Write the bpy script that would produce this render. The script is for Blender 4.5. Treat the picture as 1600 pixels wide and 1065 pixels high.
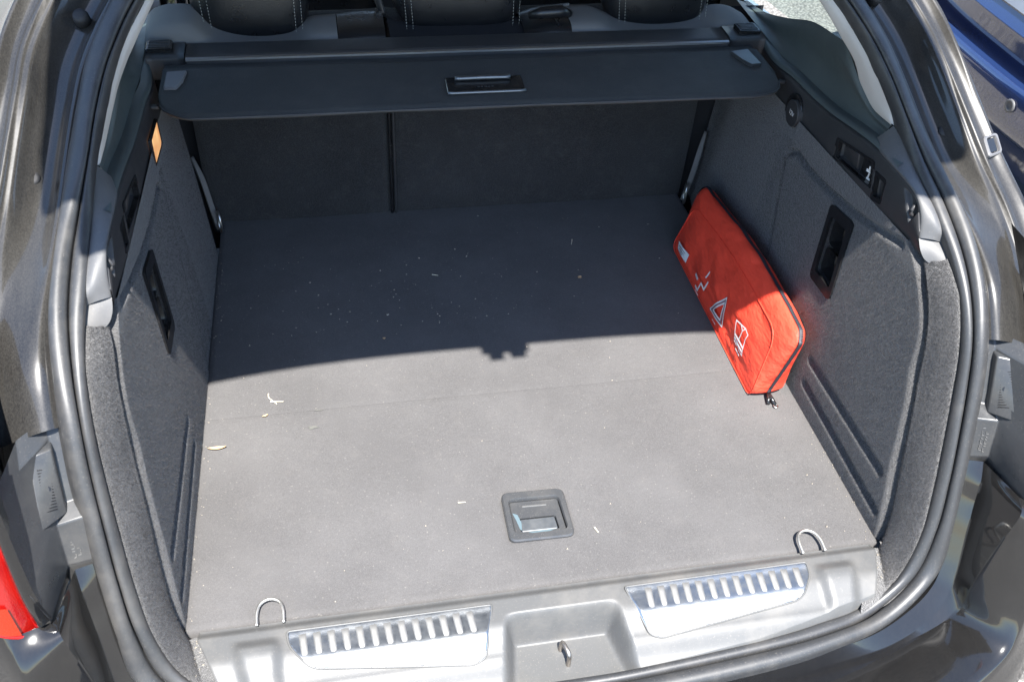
import bpy, bmesh, math, random
import numpy as np
from mathutils import Vector, Matrix, noise

for o in list(bpy.data.objects): bpy.data.objects.remove(o)
sc = bpy.context.scene
COL = sc.collection
random.seed(7); rng = np.random.default_rng(7)

# ------------------------------------------------------------------ camera
cam_data = bpy.data.cameras.new('camera'); cam = bpy.data.objects.new('camera', cam_data); COL.objects.link(cam)
cam_data.sensor_width = 36.0; cam_data.lens = 1481.0 / 1600.0 * 36.0
cam_data.clip_start = 0.02; cam_data.clip_end = 500
_r = Vector((0.981617, -0.183211, 0.0535)); _f = Vector((0.171026, 0.719899, -0.672678)); _u = Vector((0.084728, 0.669462, 0.737998))
cam.matrix_world = Matrix(((_r.x, _u.x, -_f.x, -0.27234), (_r.y, _u.y, -_f.y, -0.76304), (_r.z, _u.z, -_f.z, 1.2144), (0, 0, 0, 1)))
cam_data.dof.use_dof = True; cam_data.dof.focus_distance = 1.62; cam_data.dof.aperture_fstop = 11.0
sc.camera = cam
# ------------------------------------------------------------------ sky, sun, exposure
SUN_EL = math.radians(64.0); SUN_AZ = math.radians(1.7)      # light travels towards +Y and slightly +X
W = bpy.data.worlds.new('World'); sc.world = W; W.use_nodes = True
wn = W.node_tree.nodes; wl = W.node_tree.links
sky = wn.new('ShaderNodeTexSky'); sky.sky_type = 'NISHITA'; sky.sun_disc = False
sky.sun_elevation = SUN_EL; sky.sun_rotation = math.pi + SUN_AZ
sky.air_density = 1.0; sky.dust_density = 0.4; sky.ozone_density = 1.6
wl.new(sky.outputs[0], wn['Background'].inputs[0]); wn['Background'].inputs[1].default_value = 0.114
sd = bpy.data.lights.new('sun', 'SUN'); sd.energy = 4.6; sd.angle = math.radians(0.55); sd.color = (1.0, 0.965, 0.915)
sun = bpy.data.objects.new('sun', sd); COL.objects.link(sun)
_d = Vector((math.sin(SUN_AZ) * math.cos(SUN_EL), math.cos(SUN_AZ) * math.cos(SUN_EL), -math.sin(SUN_EL)))
sun.rotation_euler = _d.to_track_quat('-Z', 'Y').to_euler(); sun.location = (0, -3, 6)
sc.view_settings.view_transform = 'Standard'; sc.view_settings.look = 'None'; sc.view_settings.gamma = 1.0
sc.view_settings.exposure = 2.0
sc.render.resolution_x = 1024; sc.render.resolution_y = 681
GROUND = -0.62

# ------------------------------------------------------------------ materials
def nodes(name):
    m = bpy.data.materials.new(name); m.use_nodes = True
    nt = m.node_tree; b = nt.nodes['Principled BSDF']
    return m, nt, b
def N(nt, t, **k):
    n = nt.nodes.new(t)
    for a, v in k.items():
        if a.startswith('i_'): n.inputs[a[2:].replace('_', ' ')].default_value = v
        else: setattr(n, a, v)
    return n
def coords(nt, scale=None):
    tc = N(nt, 'ShaderNodeTexCoord')
    if scale is None: return tc.outputs['Object']
    mp = N(nt, 'ShaderNodeMapping'); mp.inputs['Scale'].default_value = scale
    nt.links.new(tc.outputs['Object'], mp.inputs['Vector']); return mp.outputs[0]
def noise_tex(nt, co, scale, detail=4, rough=.55):
    n = N(nt, 'ShaderNodeTexNoise'); n.inputs['Scale'].default_value = scale
    n.inputs['Detail'].default_value = detail; n.inputs['Roughness'].default_value = rough
    nt.links.new(co, n.inputs['Vector']); return n.outputs['Fac']
def ramp(nt, fac, a, b, ca=(0, 0, 0, 1), cb=(1, 1, 1, 1)):
    r = N(nt, 'ShaderNodeValToRGB'); r.color_ramp.elements[0].position = a; r.color_ramp.elements[1].position = b
    r.color_ramp.elements[0].color = ca; r.color_ramp.elements[1].color = cb
    nt.links.new(fac, r.inputs[0]); return r.outputs[0]
def mixc(nt, fac, a, b, mode='MIX'):
    m = N(nt, 'ShaderNodeMix', data_type='RGBA', blend_type=mode)
    for i, v in ((0, fac), (6, a), (7, b)):
        if isinstance(v, (int, float)): m.inputs[i].default_value = v
        elif isinstance(v, tuple): m.inputs[i].default_value = v if len(v) == 4 else v + (1,)
        else: nt.links.new(v, m.inputs[i])
    return m.outputs[2]
def bump(nt, b, h, strength, dist):
    n = N(nt, 'ShaderNodeBump'); n.inputs['Strength'].default_value = strength; n.inputs['Distance'].default_value = dist
    nt.links.new(h, n.inputs['Height']); nt.links.new(n.outputs[0], b.inputs['Normal'])
def math_n(nt, op, a, b=None):
    n = N(nt, 'ShaderNodeMath', operation=op)
    for i, v in enumerate((a, b)):
        if v is None: continue
        if isinstance(v, (int, float)): n.inputs[i].default_value = v
        else: nt.links.new(v, n.inputs[i])
    return n.outputs[0]

def m_plastic(name, col, rough=.5, grain=900, bs=.25, dust=0.0, spec=.5, var=.25):
    m, nt, b = nodes(name); co = coords(nt)
    v = noise_tex(nt, co, 14, 5)
    c = mixc(nt, math_n(nt, 'MULTIPLY', v, var), col, tuple(x * .45 for x in col))
    r = math_n(nt, 'ADD', math_n(nt, 'MULTIPLY', noise_tex(nt, co, 30, 4), .22), rough - .11)
    if dust:
        d = ramp(nt, noise_tex(nt, co, 9, 7, .7), .48, .78)
        d2 = ramp(nt, noise_tex(nt, co, 420, 2, .6), .62, .70)
        dd = math_n(nt, 'MAXIMUM', math_n(nt, 'MULTIPLY', d, dust), math_n(nt, 'MULTIPLY', d2, dust * .9))
        c = mixc(nt, dd, c, (.30, .27, .23)); r = math_n(nt, 'ADD', r, math_n(nt, 'MULTIPLY', dd, .3))
    nt.links.new(c, b.inputs['Base Color']); nt.links.new(r, b.inputs['Roughness'])
    b.inputs['Specular IOR Level'].default_value = spec
    if bs: bump(nt, b, noise_tex(nt, co, grain, 2), bs, .0006)
    return m
def m_paint(name, col, dust=.35, dscale=(1, 1, 1), dcol=(.19, .178, .155), coat=1.0, rough=.28, cior=1.5):
    m, nt, b = nodes(name); co = coords(nt); cs = coords(nt, dscale)
    big = ramp(nt, noise_tex(nt, cs, 4.5, 3, .5), .30, .72)
    fine = ramp(nt, noise_tex(nt, coords(nt, (1.0, .5, .5)), 700, 3, .7), .36, .70)
    streak = ramp(nt, noise_tex(nt, coords(nt, (3.2, .6, .6)), 26, 5, .7), .34, .74)
    sp = ramp(nt, noise_tex(nt, co, 520, 1, .5), .72, .77)
    d = math_n(nt, 'MULTIPLY', math_n(nt, 'ADD', .10, math_n(nt, 'ADD', math_n(nt, 'MULTIPLY', big, .38), math_n(nt, 'ADD', math_n(nt, 'MULTIPLY', streak, .24), math_n(nt, 'MULTIPLY', fine, .42)))), dust)
    d = math_n(nt, 'MINIMUM', 1.0, math_n(nt, 'MAXIMUM', d, math_n(nt, 'MULTIPLY', sp, dust * .8)))
    nt.links.new(mixc(nt, d, col, dcol), b.inputs['Base Color'])
    nt.links.new(math_n(nt, 'ADD', rough, math_n(nt, 'MULTIPLY', d, .5)), b.inputs['Roughness'])
    nt.links.new(math_n(nt, 'SUBTRACT', coat, d), b.inputs['Coat Weight']); nt.links.new(math_n(nt, 'ADD', .03, math_n(nt, 'MULTIPLY', d, .5)), b.inputs['Coat Roughness'])
    b.inputs['Coat IOR'].default_value = cior; b.inputs['Specular IOR Level'].default_value = .2
    bump(nt, b, noise_tex(nt, co, 35, 3), .05, .004)
    return m
def m_carpet(name, col, wear=.35, fuzz=.6, lint=1.0, sheen=.25, grain=420, contrast=1.0):
    m, nt, b = nodes(name); co = coords(nt)
    f1 = noise_tex(nt, co, 1100, 3, .7); f2 = noise_tex(nt, co, grain, 3, .85); big = noise_tex(nt, co, 5, 6, .6); mid = noise_tex(nt, co, 38, 5, .6)
    c = mixc(nt, ramp(nt, f1, .30, .72), tuple(x * .6 for x in col), tuple(x * 1.4 for x in col))
    c = mixc(nt, math_n(nt, 'MULTIPLY', ramp(nt, f2, .49, .60), .8 * contrast), c, tuple(x * 2.9 for x in col))
    c = mixc(nt, math_n(nt, 'MULTIPLY', ramp(nt, f2, .50, .40), .8 * contrast), c, tuple(x * .25 for x in col))
    c = mixc(nt, math_n(nt, 'MULTIPLY', ramp(nt, big, .40, .70), wear), c, tuple(x * 1.55 + .008 for x in col))
    c = mixc(nt, math_n(nt, 'MULTIPLY', ramp(nt, mid, .52, .80), wear * .55), c, (.13, .122, .115))
    sp = ramp(nt, noise_tex(nt, co, 300, 0), .80, .83)
    c = mixc(nt, math_n(nt, 'MULTIPLY', sp, .5 * lint), c, (.5, .46, .38))
    nt.links.new(c, b.inputs['Base Color']); b.inputs['Roughness'].default_value = .95
    b.inputs['Specular IOR Level'].default_value = .1
    b.inputs['Sheen Weight'].default_value = sheen; b.inputs['Sheen Roughness'].default_value = .6
    h = math_n(nt, 'ADD', math_n(nt, 'MULTIPLY', f1, .35), f2)
    bump(nt, b, h, fuzz, .006)
    return m
def m_metal(name, col, rough, br=0.0, smear=0.0):
    m, nt, b = nodes(name); co = coords(nt); b.inputs['Metallic'].default_value = 1
    v = noise_tex(nt, co, 60, 5, .65)
    c = mixc(nt, math_n(nt, 'MULTIPLY', ramp(nt, v, .35, .75), .35 + smear), col, (.34, .33, .31))
    nt.links.new(c, b.inputs['Base Color'])
    nt.links.new(math_n(nt, 'ADD', rough - .06, math_n(nt, 'MULTIPLY', v, .2 + smear * .5)), b.inputs['Roughness'])
    if br: bump(nt, b, noise_tex(nt, co, 500, 3), br, .0005)
    return m

M = {}
M['floor_carpet'] = m_carpet('floor_carpet', (.0810, .0785, .0782), wear=.36, fuzz=.18, lint=.2, sheen=.06, grain=300, contrast=.35)
M['side_carpet'] = m_carpet('side_carpet', (.042, .0405, .041), wear=.15, fuzz=1.0, lint=.15, sheen=.35, grain=190, contrast=1.0)
M['seat_carpet'] = m_carpet('seat_carpet', (.036, .036, .037), wear=.25, fuzz=.5, lint=.1, sheen=.08)
M['cover_cloth'] = m_plastic('cover_cloth', (.044, .044, .043), .75, 420, .9, dust=.08)
M['trim'] = m_plastic('trim_plastic', (.030, .030, .032), .50, 1100, .3, dust=.06)
M['trim_light'] = m_plastic('trim_plastic_worn', (.085, .086, .089), .52, 900, .3, dust=.18)
M['sill'] = m_plastic('sill_plastic', (.088, .089, .089), .46, 800, .25, dust=.22)
M['pillar'] = m_plastic('pillar_trim', (.50, .48, .45), .7, 700, .25)
M['cpillar'] = m_plastic('quarter_trim', (.060, .075, .076), .55, 1000, .3)
M['rubber'] = m_plastic('seal_rubber', (.032, .033, .035), .46, 120, .15, dust=.16, spec=.6)
M['gloss_black'] = m_plastic('glossy_black', (.012, .012, .013), .22, 500, .05, dust=.05)
M['leather'] = m_plastic('black_leather', (.012, .012, .013), .30, 420, .4)
M['suede'] = m_plastic('grey_suede', (.17, .165, .16), .9, 800, .5, spec=.1)
M['fabric_dark'] = m_plastic('dark_fabric', (.030, .030, .033), .9, 900, .5, spec=.15)
M['handle_grey'] = m_plastic('worn_handle', (.050, .052, .055), .25, 500, .1, dust=.14)
M['clip_grey'] = m_plastic('grey_clip', (.15, .15, .16), .45, 500, .1)
M['thread'] = m_plastic('pale_thread', (.38, .37, .33), .8, 300, 0)
M['paint'] = m_paint('black_paint', (.0045, .0045, .005), dust=.19)
M['paint_clean'] = m_paint('black_paint_clean', (.0045, .0045, .005), dust=.05, rough=.16)
M['grey_metal'] = m_plastic('primered_metal', (.11, .11, .115), .40, 300, .05, dust=.2)
M['bracket'] = m_plastic('bracket_plastic', (.038, .040, .043), .30, 500, .1, dust=.14)
M['chrome'] = m_metal('tread_chrome', (.44, .47, .50), .27, .25, .25)
M['steel'] = m_metal('bare_steel', (.62, .61, .58), .32)
M['eye_steel'] = m_metal('zinc_steel', (.70, .68, .63), .42)
M['striker'] = m_metal('worn_steel', (.40, .36, .32), .38, .2)
M['satin'] = m_metal('satin_metal', (.45, .47, .50), .38)
M['satin_dark'] = m_metal('dark_satin', (.20, .21, .22), .42)
M['rib_metal'] = m_metal('dusty_ribs', (.36, .355, .34), .58)
M['grip'] = m_metal('grip_sheen', (.22, .24, .26), .5)
M['white_print'] = m_plastic('white_print', (.78, .76, .74), .7, 300, 0)
M['red_print_dark'] = m_plastic('grey_print', (.20, .17, .20), .7, 300, 0)
M['teal_stain'] = m_plastic('bluish_scuff', (.085, .125, .145), .6, 300, 0)

def m_bag():
    m, nt, b = nodes('red_nylon'); co = coords(nt)
    v = noise_tex(nt, co, 26, 4)
    c = mixc(nt, math_n(nt, 'MULTIPLY', v, .3), (.82, .072, .038), (.68, .040, .026))
    nt.links.new(c, b.inputs['Base Color']); b.inputs['Roughness'].default_value = .48
    b.inputs['Specular IOR Level'].default_value = .3
    h = math_n(nt, 'ADD', math_n(nt, 'MULTIPLY', noise_tex(nt, coords(nt, (1, .45, 1.0)), 42, 3), 1.0), math_n(nt, 'MULTIPLY', noise_tex(nt, co, 1400, 1), .03))
    bump(nt, b, h, .8, .009); return m
M['bag'] = m_bag()
M['zip'] = m_plastic('zip_tape', (.022, .022, .03), .6, 700, .5)
def m_lamp_lens():
    m, nt, b = nodes('red_lamp_lens'); co = coords(nt)
    sep = N(nt, 'ShaderNodeSeparateXYZ'); nt.links.new(co, sep.inputs[0])
    v = N(nt, 'ShaderNodeTexVoronoi'); v.inputs['Scale'].default_value = 420; nt.links.new(co, v.inputs['Vector'])
    c = mixc(nt, ramp(nt, noise_tex(nt, co, 20, 3), .3, .7), (.26, .004, .004), (.34, .010, .005))
    nt.links.new(c, b.inputs['Base Color']); b.inputs['Roughness'].default_value = .25; b.inputs['Coat Weight'].default_value = 1
    b.inputs['Coat Roughness'].default_value = .04
    bump(nt, b, v.outputs['Distance'], .12, .002); return m
M['lens'] = m_lamp_lens()
M['lens_orange'] = m_plastic('amber_reflector', (.36, .022, .006), .25, 420, 1.0)
M['lens_clear'] = m_plastic('red_rim', (.35, .008, .008), .12, 200, 0)
def m_glass(name, col):
    m, nt, b = nodes(name); b.inputs['Base Color'].default_value = col + (1,)
    b.inputs['Transmission Weight'].default_value = 1; b.inputs['Roughness'].default_value = 0; b.inputs['IOR'].default_value = 1.0
    tr = N(nt, 'ShaderNodeBsdfTransparent'); tr.inputs[0].default_value = col + (1,)
    gl = N(nt, 'ShaderNodeBsdfGlossy'); gl.inputs['Roughness'].default_value = .02
    mx = N(nt, 'ShaderNodeMixShader'); fr = N(nt, 'ShaderNodeFresnel'); fr.inputs[0].default_value = 1.45
    nt.links.new(fr.outputs[0], mx.inputs[0]); nt.links.new(tr.outputs[0], mx.inputs[1]); nt.links.new(gl.outputs[0], mx.inputs[2])
    nt.links.new(mx.outputs[0], nt.nodes['Material Output'].inputs['Surface']); nt.nodes.remove(b); return m
M['glass'] = m_glass('tinted_glass', (.76, .86, .83))
M['dark_glass'] = m_glass('privacy_glass', (.03, .035, .035))
def m_boot_lamp():
    m, nt, b = nodes('lit_lamp'); b.inputs['Base Color'].default_value = (.8, .5, .25, 1); b.inputs['Roughness'].default_value = .3
    co = coords(nt); w = N(nt, 'ShaderNodeTexWave'); w.inputs['Scale'].default_value = 28; w.inputs['Distortion'].default_value = 3; nt.links.new(co, w.inputs[0])
    e = mixc(nt, w.outputs['Fac'], (.55, .20, .05), (1.0, .62, .26)); nt.links.new(e, b.inputs['Emission Color'])
    b.inputs['Emission Strength'].default_value = .25; return m
M['boot_lamp'] = m_boot_lamp()
def m_asphalt():
    m, nt, b = nodes('asphalt'); co = coords(nt)
    v = N(nt, 'ShaderNodeTexVoronoi'); v.inputs['Scale'].default_value = 75; nt.links.new(co, v.inputs['Vector'])
    g = ramp(nt, v.outputs['Distance'], .1, .62)
    c = mixc(nt, g, (.30, .285, .26), (.055, .052, .05))
    c = mixc(nt, math_n(nt, 'MULTIPLY', ramp(nt, noise_tex(nt, co, 60, 4, .7), .4, .7), .6), c, (.24, .225, .20))
    c = mixc(nt, math_n(nt, 'MULTIPLY', ramp(nt, noise_tex(nt, co, 1.2, 4), .4, .7), .35), c, (.20, .19, .175))
    nt.links.new(c, b.inputs['Base Color']); b.inputs['Roughness'].default_value = .9
    bump(nt, b, v.outputs['Distance'], .8, .01); return m
M['asphalt'] = m_asphalt()
M['blue_paint'] = m_paint('blue_paint', (.003, .012, .055), dust=.02, cior=2.1, rough=.3)
M['buffer'] = m_plastic('matte_rubber', (.012, .012, .013), .7, 300, .1)
M['blue_dark'] = m_plastic('dark_gap', (.006, .008, .014), .5, 300, 0)
M['leaf_dry'] = m_plastic('dry_leaf', (.50, .32, .17), .7, 400, .2)
M['straw'] = m_plastic('straw', (.72, .66, .50), .7, 400, .2)
M['crumb'] = m_plastic('pale_crumbs', (.33, .29, .23), .8, 300, 0)
M['leaf_green'] = m_plastic('green_leaf', (.022, .026, .014), .5, 200, 0)
M['bark'] = m_plastic('bark', (.10, .075, .05), .9, 60, .8)
M['stone_chip'] = m_plastic('stone_chip', (.75, .72, .66), .85, 200, .3)

# ------------------------------------------------------------------ helpers
def empty(name, loc, label=None, cat=None, group=None):
    o = bpy.data.objects.new(name, None); o.empty_display_size = .1; o.location = loc; COL.objects.link(o)
    if label: o['label'] = label
    if cat: o['category'] = cat
    if group: o['group'] = group
    return o
def link(name, me, mat, parent=None, smooth=True):
    o = bpy.data.objects.new(name, me); COL.objects.link(o)
    if mat is not None: me.materials.append(M[mat] if isinstance(mat, str) else mat)
    if smooth and len(me.polygons): me.polygons.foreach_set('use_smooth', [True] * len(me.polygons))
    if parent is not None:
        o.parent = parent
        if parent.type == 'EMPTY' and parent.parent is None: o.matrix_parent_inverse = Matrix.Translation(-parent.location)
    return o
def mesh(name, verts, faces, mat, parent=None, smooth=True, sharp=None):
    me = bpy.data.meshes.new(name); me.from_pydata([tuple(map(float, v)) for v in verts], [], faces); me.validate(); me.update()
    o = link(name, me, mat, parent, smooth)
    if sharp and smooth:
        try: me.set_sharp_from_angle(angle=math.radians(sharp))
        except Exception: pass
    return o
def rs(c, n):
    """resample a control polyline as a Catmull-Rom curve with n points, even in length"""
    P = np.array(c, float)
    if len(P) == 2:
        t = np.linspace(0, 1, n)[:, None]; return P[0] * (1 - t) + P[1] * t
    Q = np.vstack([2 * P[0] - P[1], P, 2 * P[-1] - P[-2]]); out = []
    for i in range(1, len(Q) - 2):
        p0, p1, p2, p3 = Q[i - 1:i + 3]
        for t in np.linspace(0, 1, 24, endpoint=False):
            out.append(.5 * ((2 * p1) + (-p0 + p2) * t + (2 * p0 - 5 * p1 + 4 * p2 - p3) * t * t + (-p0 + 3 * p1 - 3 * p2 + p3) * t ** 3))
    out.append(P[-1]); out = np.array(out)
    s = np.r_[0, np.cumsum(np.linalg.norm(np.diff(out, axis=0), axis=1))]
    t = np.linspace(0, s[-1], n); return np.stack([np.interp(t, s, out[:, k]) for k in range(3)], -1)
def mir(P, s): P = np.array(P, float).copy(); P[..., 0] *= s; return P
def grid(name, G, mat, parent=None, s=1, thick=0, sharp=None, close_u=False, close_v=False):
    G = mir(G, s); nu, nv = G.shape[:2]; V = G.reshape(-1, 3); F = []
    for i in range(nu if close_u else nu - 1):
        for j in range(nv if close_v else nv - 1):
            a, b, c, d = i * nv + j, ((i + 1) % nu) * nv + j, ((i + 1) % nu) * nv + (j + 1) % nv, i * nv + (j + 1) % nv
            F.append((a, b, c, d) if s > 0 else (d, c, b, a))
    o = mesh(name, V, F, mat, parent, True, sharp)
    if thick:
        md = o.modifiers.new('solid', 'SOLIDIFY'); md.thickness = abs(thick); md.offset = 1 if thick > 0 else -1
    return o
def loft(name, curves, mat, parent=None, n=60, m=6, s=1, smooth=True, thick=0, sharp=None):
    R_ = [rs(c, n) for c in curves]; G = []
    for i in range(n):
        pts = [r[i] for r in R_]
        if smooth and len(pts) > 2: G.append(rs(pts, m * (len(pts) - 1) + 1))
        else:
            row = []
            for k in range(len(pts) - 1):
                for t in np.linspace(0, 1, m, endpoint=False): row.append(pts[k] * (1 - t) + pts[k + 1] * t)
            row.append(pts[-1]); G.append(np.array(row))
    return grid(name, np.array(G), mat, parent, s, thick, sharp)
def tube(name, path, r, mat, parent=None, seg=10, n=None, s=1, closed=False, flat=1.0):
    P = mir(rs(path, n) if n else np.array(path, float), s); k = len(P); V = []; F = []
    rr = r if hasattr(r, '__len__') else [r] * k
    up = np.array([.13, .21, .97]); 
    for i in range(k):
        a = P[(i + 1) % k] if (closed or i < k - 1) else P[i]; b = P[i - 1] if (closed or i > 0) else P[i]
        t = a - b; t /= np.linalg.norm(t) + 1e-12
        x = np.cross(up, t); x /= np.linalg.norm(x) + 1e-12; y = np.cross(t, x)
        for j in range(seg):
            an = 2 * math.pi * j / seg; V.append(P[i] + rr[i] * (x * math.cos(an) + flat * y * math.sin(an)))
    for i in range(k if closed else k - 1):
        for j in range(seg):
            F.append((i * seg + j, i * seg + (j + 1) % seg, ((i + 1) % k) * seg + (j + 1) % seg, ((i + 1) % k) * seg + j))
    if not closed: F += [tuple(range(seg))[::-1], tuple((k - 1) * seg + j for j in range(seg))]
    return mesh(name, V, F, mat, parent)
def round_poly(poly, rad, seg=5):
    P = [np.array(p, float) for p in poly]; out = []; n = len(P)
    rads = rad if hasattr(rad, '__len__') else [rad] * n
    for i in range(n):
        a, b, c = P[i - 1], P[i], P[(i + 1) % n]; r = rads[i]
        u = (a - b); v = (c - b); lu, lv = np.linalg.norm(u), np.linalg.norm(v)
        if r <= 0: out.append(b); continue
        q = min(r, lu * .45, lv * .45); p0 = b + u / lu * q; p1 = b + v / lv * q
        for t in np.linspace(0, 1, seg): out.append((1 - t) ** 2 * p0 + 2 * t * (1 - t) * b + t * t * p1)
    return np.array(out)
def plate(name, poly, o, u, v, h, mat, parent=None, rad=.003, bev=.001, base=0.0, s=1, ring=None, seg=5):
    """rounded flat slab: poly in (u,v) on the plane through o, rising h along u x v; ring = inner outline of a hole"""
    o, u, v = (np.array(a, float) for a in (o, u, v)); nrm = np.cross(u, v); nrm /= np.linalg.norm(nrm)
    A = round_poly(poly, rad, seg); c = A.mean(0); n = len(A)
    def ins(Q, d):
        out = []
        for i in range(len(Q)):
            t = Q[(i + 1) % len(Q)] - Q[i - 1]; t /= np.linalg.norm(t) + 1e-9
            nn = np.array([-t[1], t[0]]); 
            if nn @ (c - Q[i]) < 0: nn = -nn
            out.append(Q[i] + nn * d)
        return np.array(out)
    lv = [(A, base), (A, h - bev), (ins(A, bev), h)]
    V = []; F = []
    for Q, z in lv: V += [o + q[0] * u + q[1] * v + nrm * z for q in Q]
    L = len(lv)
    if ring is not None:
        B = round_poly(ring, rad * .7, seg)
        if len(B) != n: raise ValueError
        for Q, z in ((ins(B, -bev * .6), h), (B, h - bev), (B, base)): V += [o + q[0] * u + q[1] * v + nrm * z for q in Q]
        L = 6
    for k in range(L - 1):
        for i in range(n): F.append((k * n + i, k * n + (i + 1) % n, (k + 1) * n + (i + 1) % n, (k + 1) * n + i))
    if ring is None: F.append(tuple((L - 1) * n + i for i in range(n)))
    return mesh(name, mir(V, s), F, mat, parent, True, 35)
def box(name, lo, hi, mat, parent=None, bev=.002, s=1):
    lo, hi = np.array(lo, float), np.array(hi, float)
    return plate(name, [(lo[0], lo[1]), (hi[0], lo[1]), (hi[0], hi[1]), (lo[0], hi[1])], (0, 0, lo[2]), (1, 0, 0), (0, 1, 0), hi[2] - lo[2], mat, parent, rad=min(bev * 2, .2 * min(hi[0] - lo[0], hi[1] - lo[1])), bev=bev, s=s)
def sdf(P, poly):
    """signed distance (negative inside) of points (...,2) to a polygon"""
    P = np.asarray(P, float); poly = np.asarray(poly, float); d = np.full(P.shape[:-1], 1e9); ins = np.zeros(P.shape[:-1], bool)
    for i in range(len(poly)):
        a, b = poly[i - 1], poly[i]; e = b - a; w = P - a
        t = np.clip((w @ e) / (e @ e), 0, 1); d = np.minimum(d, np.linalg.norm(w - t[..., None] * e, axis=-1))
        cond = (a[1] > P[..., 1]) != (b[1] > P[..., 1])
        xi = (b[0] - a[0]) * (P[..., 1] - a[1]) / (b[1] - a[1] + 1e-12) + a[0]
        ins ^= cond & (P[..., 0] < xi)
    return np.where(ins, -d, d)
def seg_d(P, a, b):
    a, b = np.array(a, float), np.array(b, float); e = b - a; w = P - a; t = np.clip((w @ e) / (e @ e), 0, 1)
    return np.linalg.norm(w - t[..., None] * e, axis=-1)
def sst(x, a, b): t = np.clip((x - a) / (b - a), 0, 1); return t * t * (3 - 2 * t)
def ribbon(name, path, w, nrm, mat, parent=None, h=.0006):
    """flat printed stroke: polyline in 3-D, width w, lying across normal nrm"""
    P = np.array(path, float); V = []; F = []
    for i in range(len(P)):
        a = P[min(i + 1, len(P) - 1)]; b = P[max(i - 1, 0)]; t = a - b; t /= np.linalg.norm(t) + 1e-9
        x = np.cross(nrm, t); x /= np.linalg.norm(x); V += [P[i] - x * w / 2, P[i] + x * w / 2]
    for i in range(len(P) - 1): F.append((2 * i, 2 * i + 1, 2 * i + 3, 2 * i + 2))
    return V, F
def join_vf(parts):
    V = []; F = []
    for v, f in parts:
        k = len(V); V += list(v); F += [tuple(i + k for i in q) for q in f]
    return V, F

M['fibre'] = m_plastic('carpet_fibre', (.059, .057, .057), .95, 100, 0, spec=.05, var=.5)
def fuzz(o, count, length, mat, parent, weight=None, width=.00017, seed=1):
    """loose pile standing on a carpet surface: slender quads scattered over the mesh o, one joined part"""
    me = o.data; g = np.random.default_rng(seed); nv = len(me.vertices); co = np.empty(nv * 3); me.vertices.foreach_get('co', co); co = co.reshape(-1, 3)
    q = np.array([tuple(p.vertices) for p in me.polygons if len(p.vertices) == 4]); A, B, C_, D = (co[q[:, i]] for i in range(4))
    nrm = np.cross(C_ - A, D - B); ar = np.linalg.norm(nrm, axis=1); nrm /= ar[:, None] + 1e-12; ctr = (A + B + C_ + D) / 4
    # face the boot interior / the opening
    side = np.sign(np.einsum('ij,ij->i', nrm, np.stack([-np.sign(ctr[:, 0]) * 1.0, np.full(len(ctr), -.5), np.full(len(ctr), .5)], -1))); nrm *= np.where(side == 0, 1, side)[:, None]
    w = ar * (weight(ctr) if weight else 1); w /= w.sum(); i = g.choice(len(q), count, p=w); u, v = g.random((2, count))
    P = (A[i] * ((1 - u) * (1 - v))[:, None] + B[i] * (u * (1 - v))[:, None] + C_[i] * (u * v)[:, None] + D[i] * ((1 - u) * v)[:, None])
    d = nrm[i] * .8 + g.normal(size=(count, 3)) * .75; d /= np.linalg.norm(d, axis=1)[:, None]
    L_ = length * (.5 + g.random(count))[:, None]; x = np.cross(d, g.normal(size=(count, 3))); x /= np.linalg.norm(x, axis=1)[:, None]; x *= width
    bend = g.normal(size=(count, 3)) * .25 * L_
    V = np.stack([P - x, P + x, P + d * L_ * .6 + bend * .4 + x * .8, P + d * L_ * .6 + bend * .4 - x * .8, P + d * L_ + bend], 1).reshape(-1, 3); k = np.arange(count) * 5
    F = [tuple(r) for r in np.stack([k, k + 1, k + 2, k + 3], 1)] + [tuple(r) for r in np.stack([k + 3, k + 2, k + 4], 1)]
    m2 = bpy.data.meshes.new('carpet_pile'); m2.from_pydata(V, [], F); f = link('carpet_pile', m2, mat, parent, False); f['kind'] = 'stuff'; return f

# ================================================================== SETTING
def build_ground():
    n = 40; V = []; F = []
    R_ = [0, .5, 1, 1.6, 2.4, 3.4, 5, 8, 14, 30, 80, 200]
    for r in R_:
        for k in range(n): a = 2 * math.pi * k / n; V.append((r * math.cos(a), r * math.sin(a), GROUND))
    for i in range(len(R_) - 1):
        for k in range(n): F.append((i * n + k, i * n + (k + 1) % n, (i + 1) * n + (k + 1) % n, (i + 1) * n + k))
    o = mesh('ground', V, F, 'asphalt', None, False); o['kind'] = 'structure'; o['label'] = 'pale sunlit asphalt of the car park around the cars'
build_ground()

# ================================================================== THE BLACK ESTATE CAR
car = empty('estate_car', (0, 0, GROUND), 'dusty black estate car with its tailgate open, seen into the boot', 'car')

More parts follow.
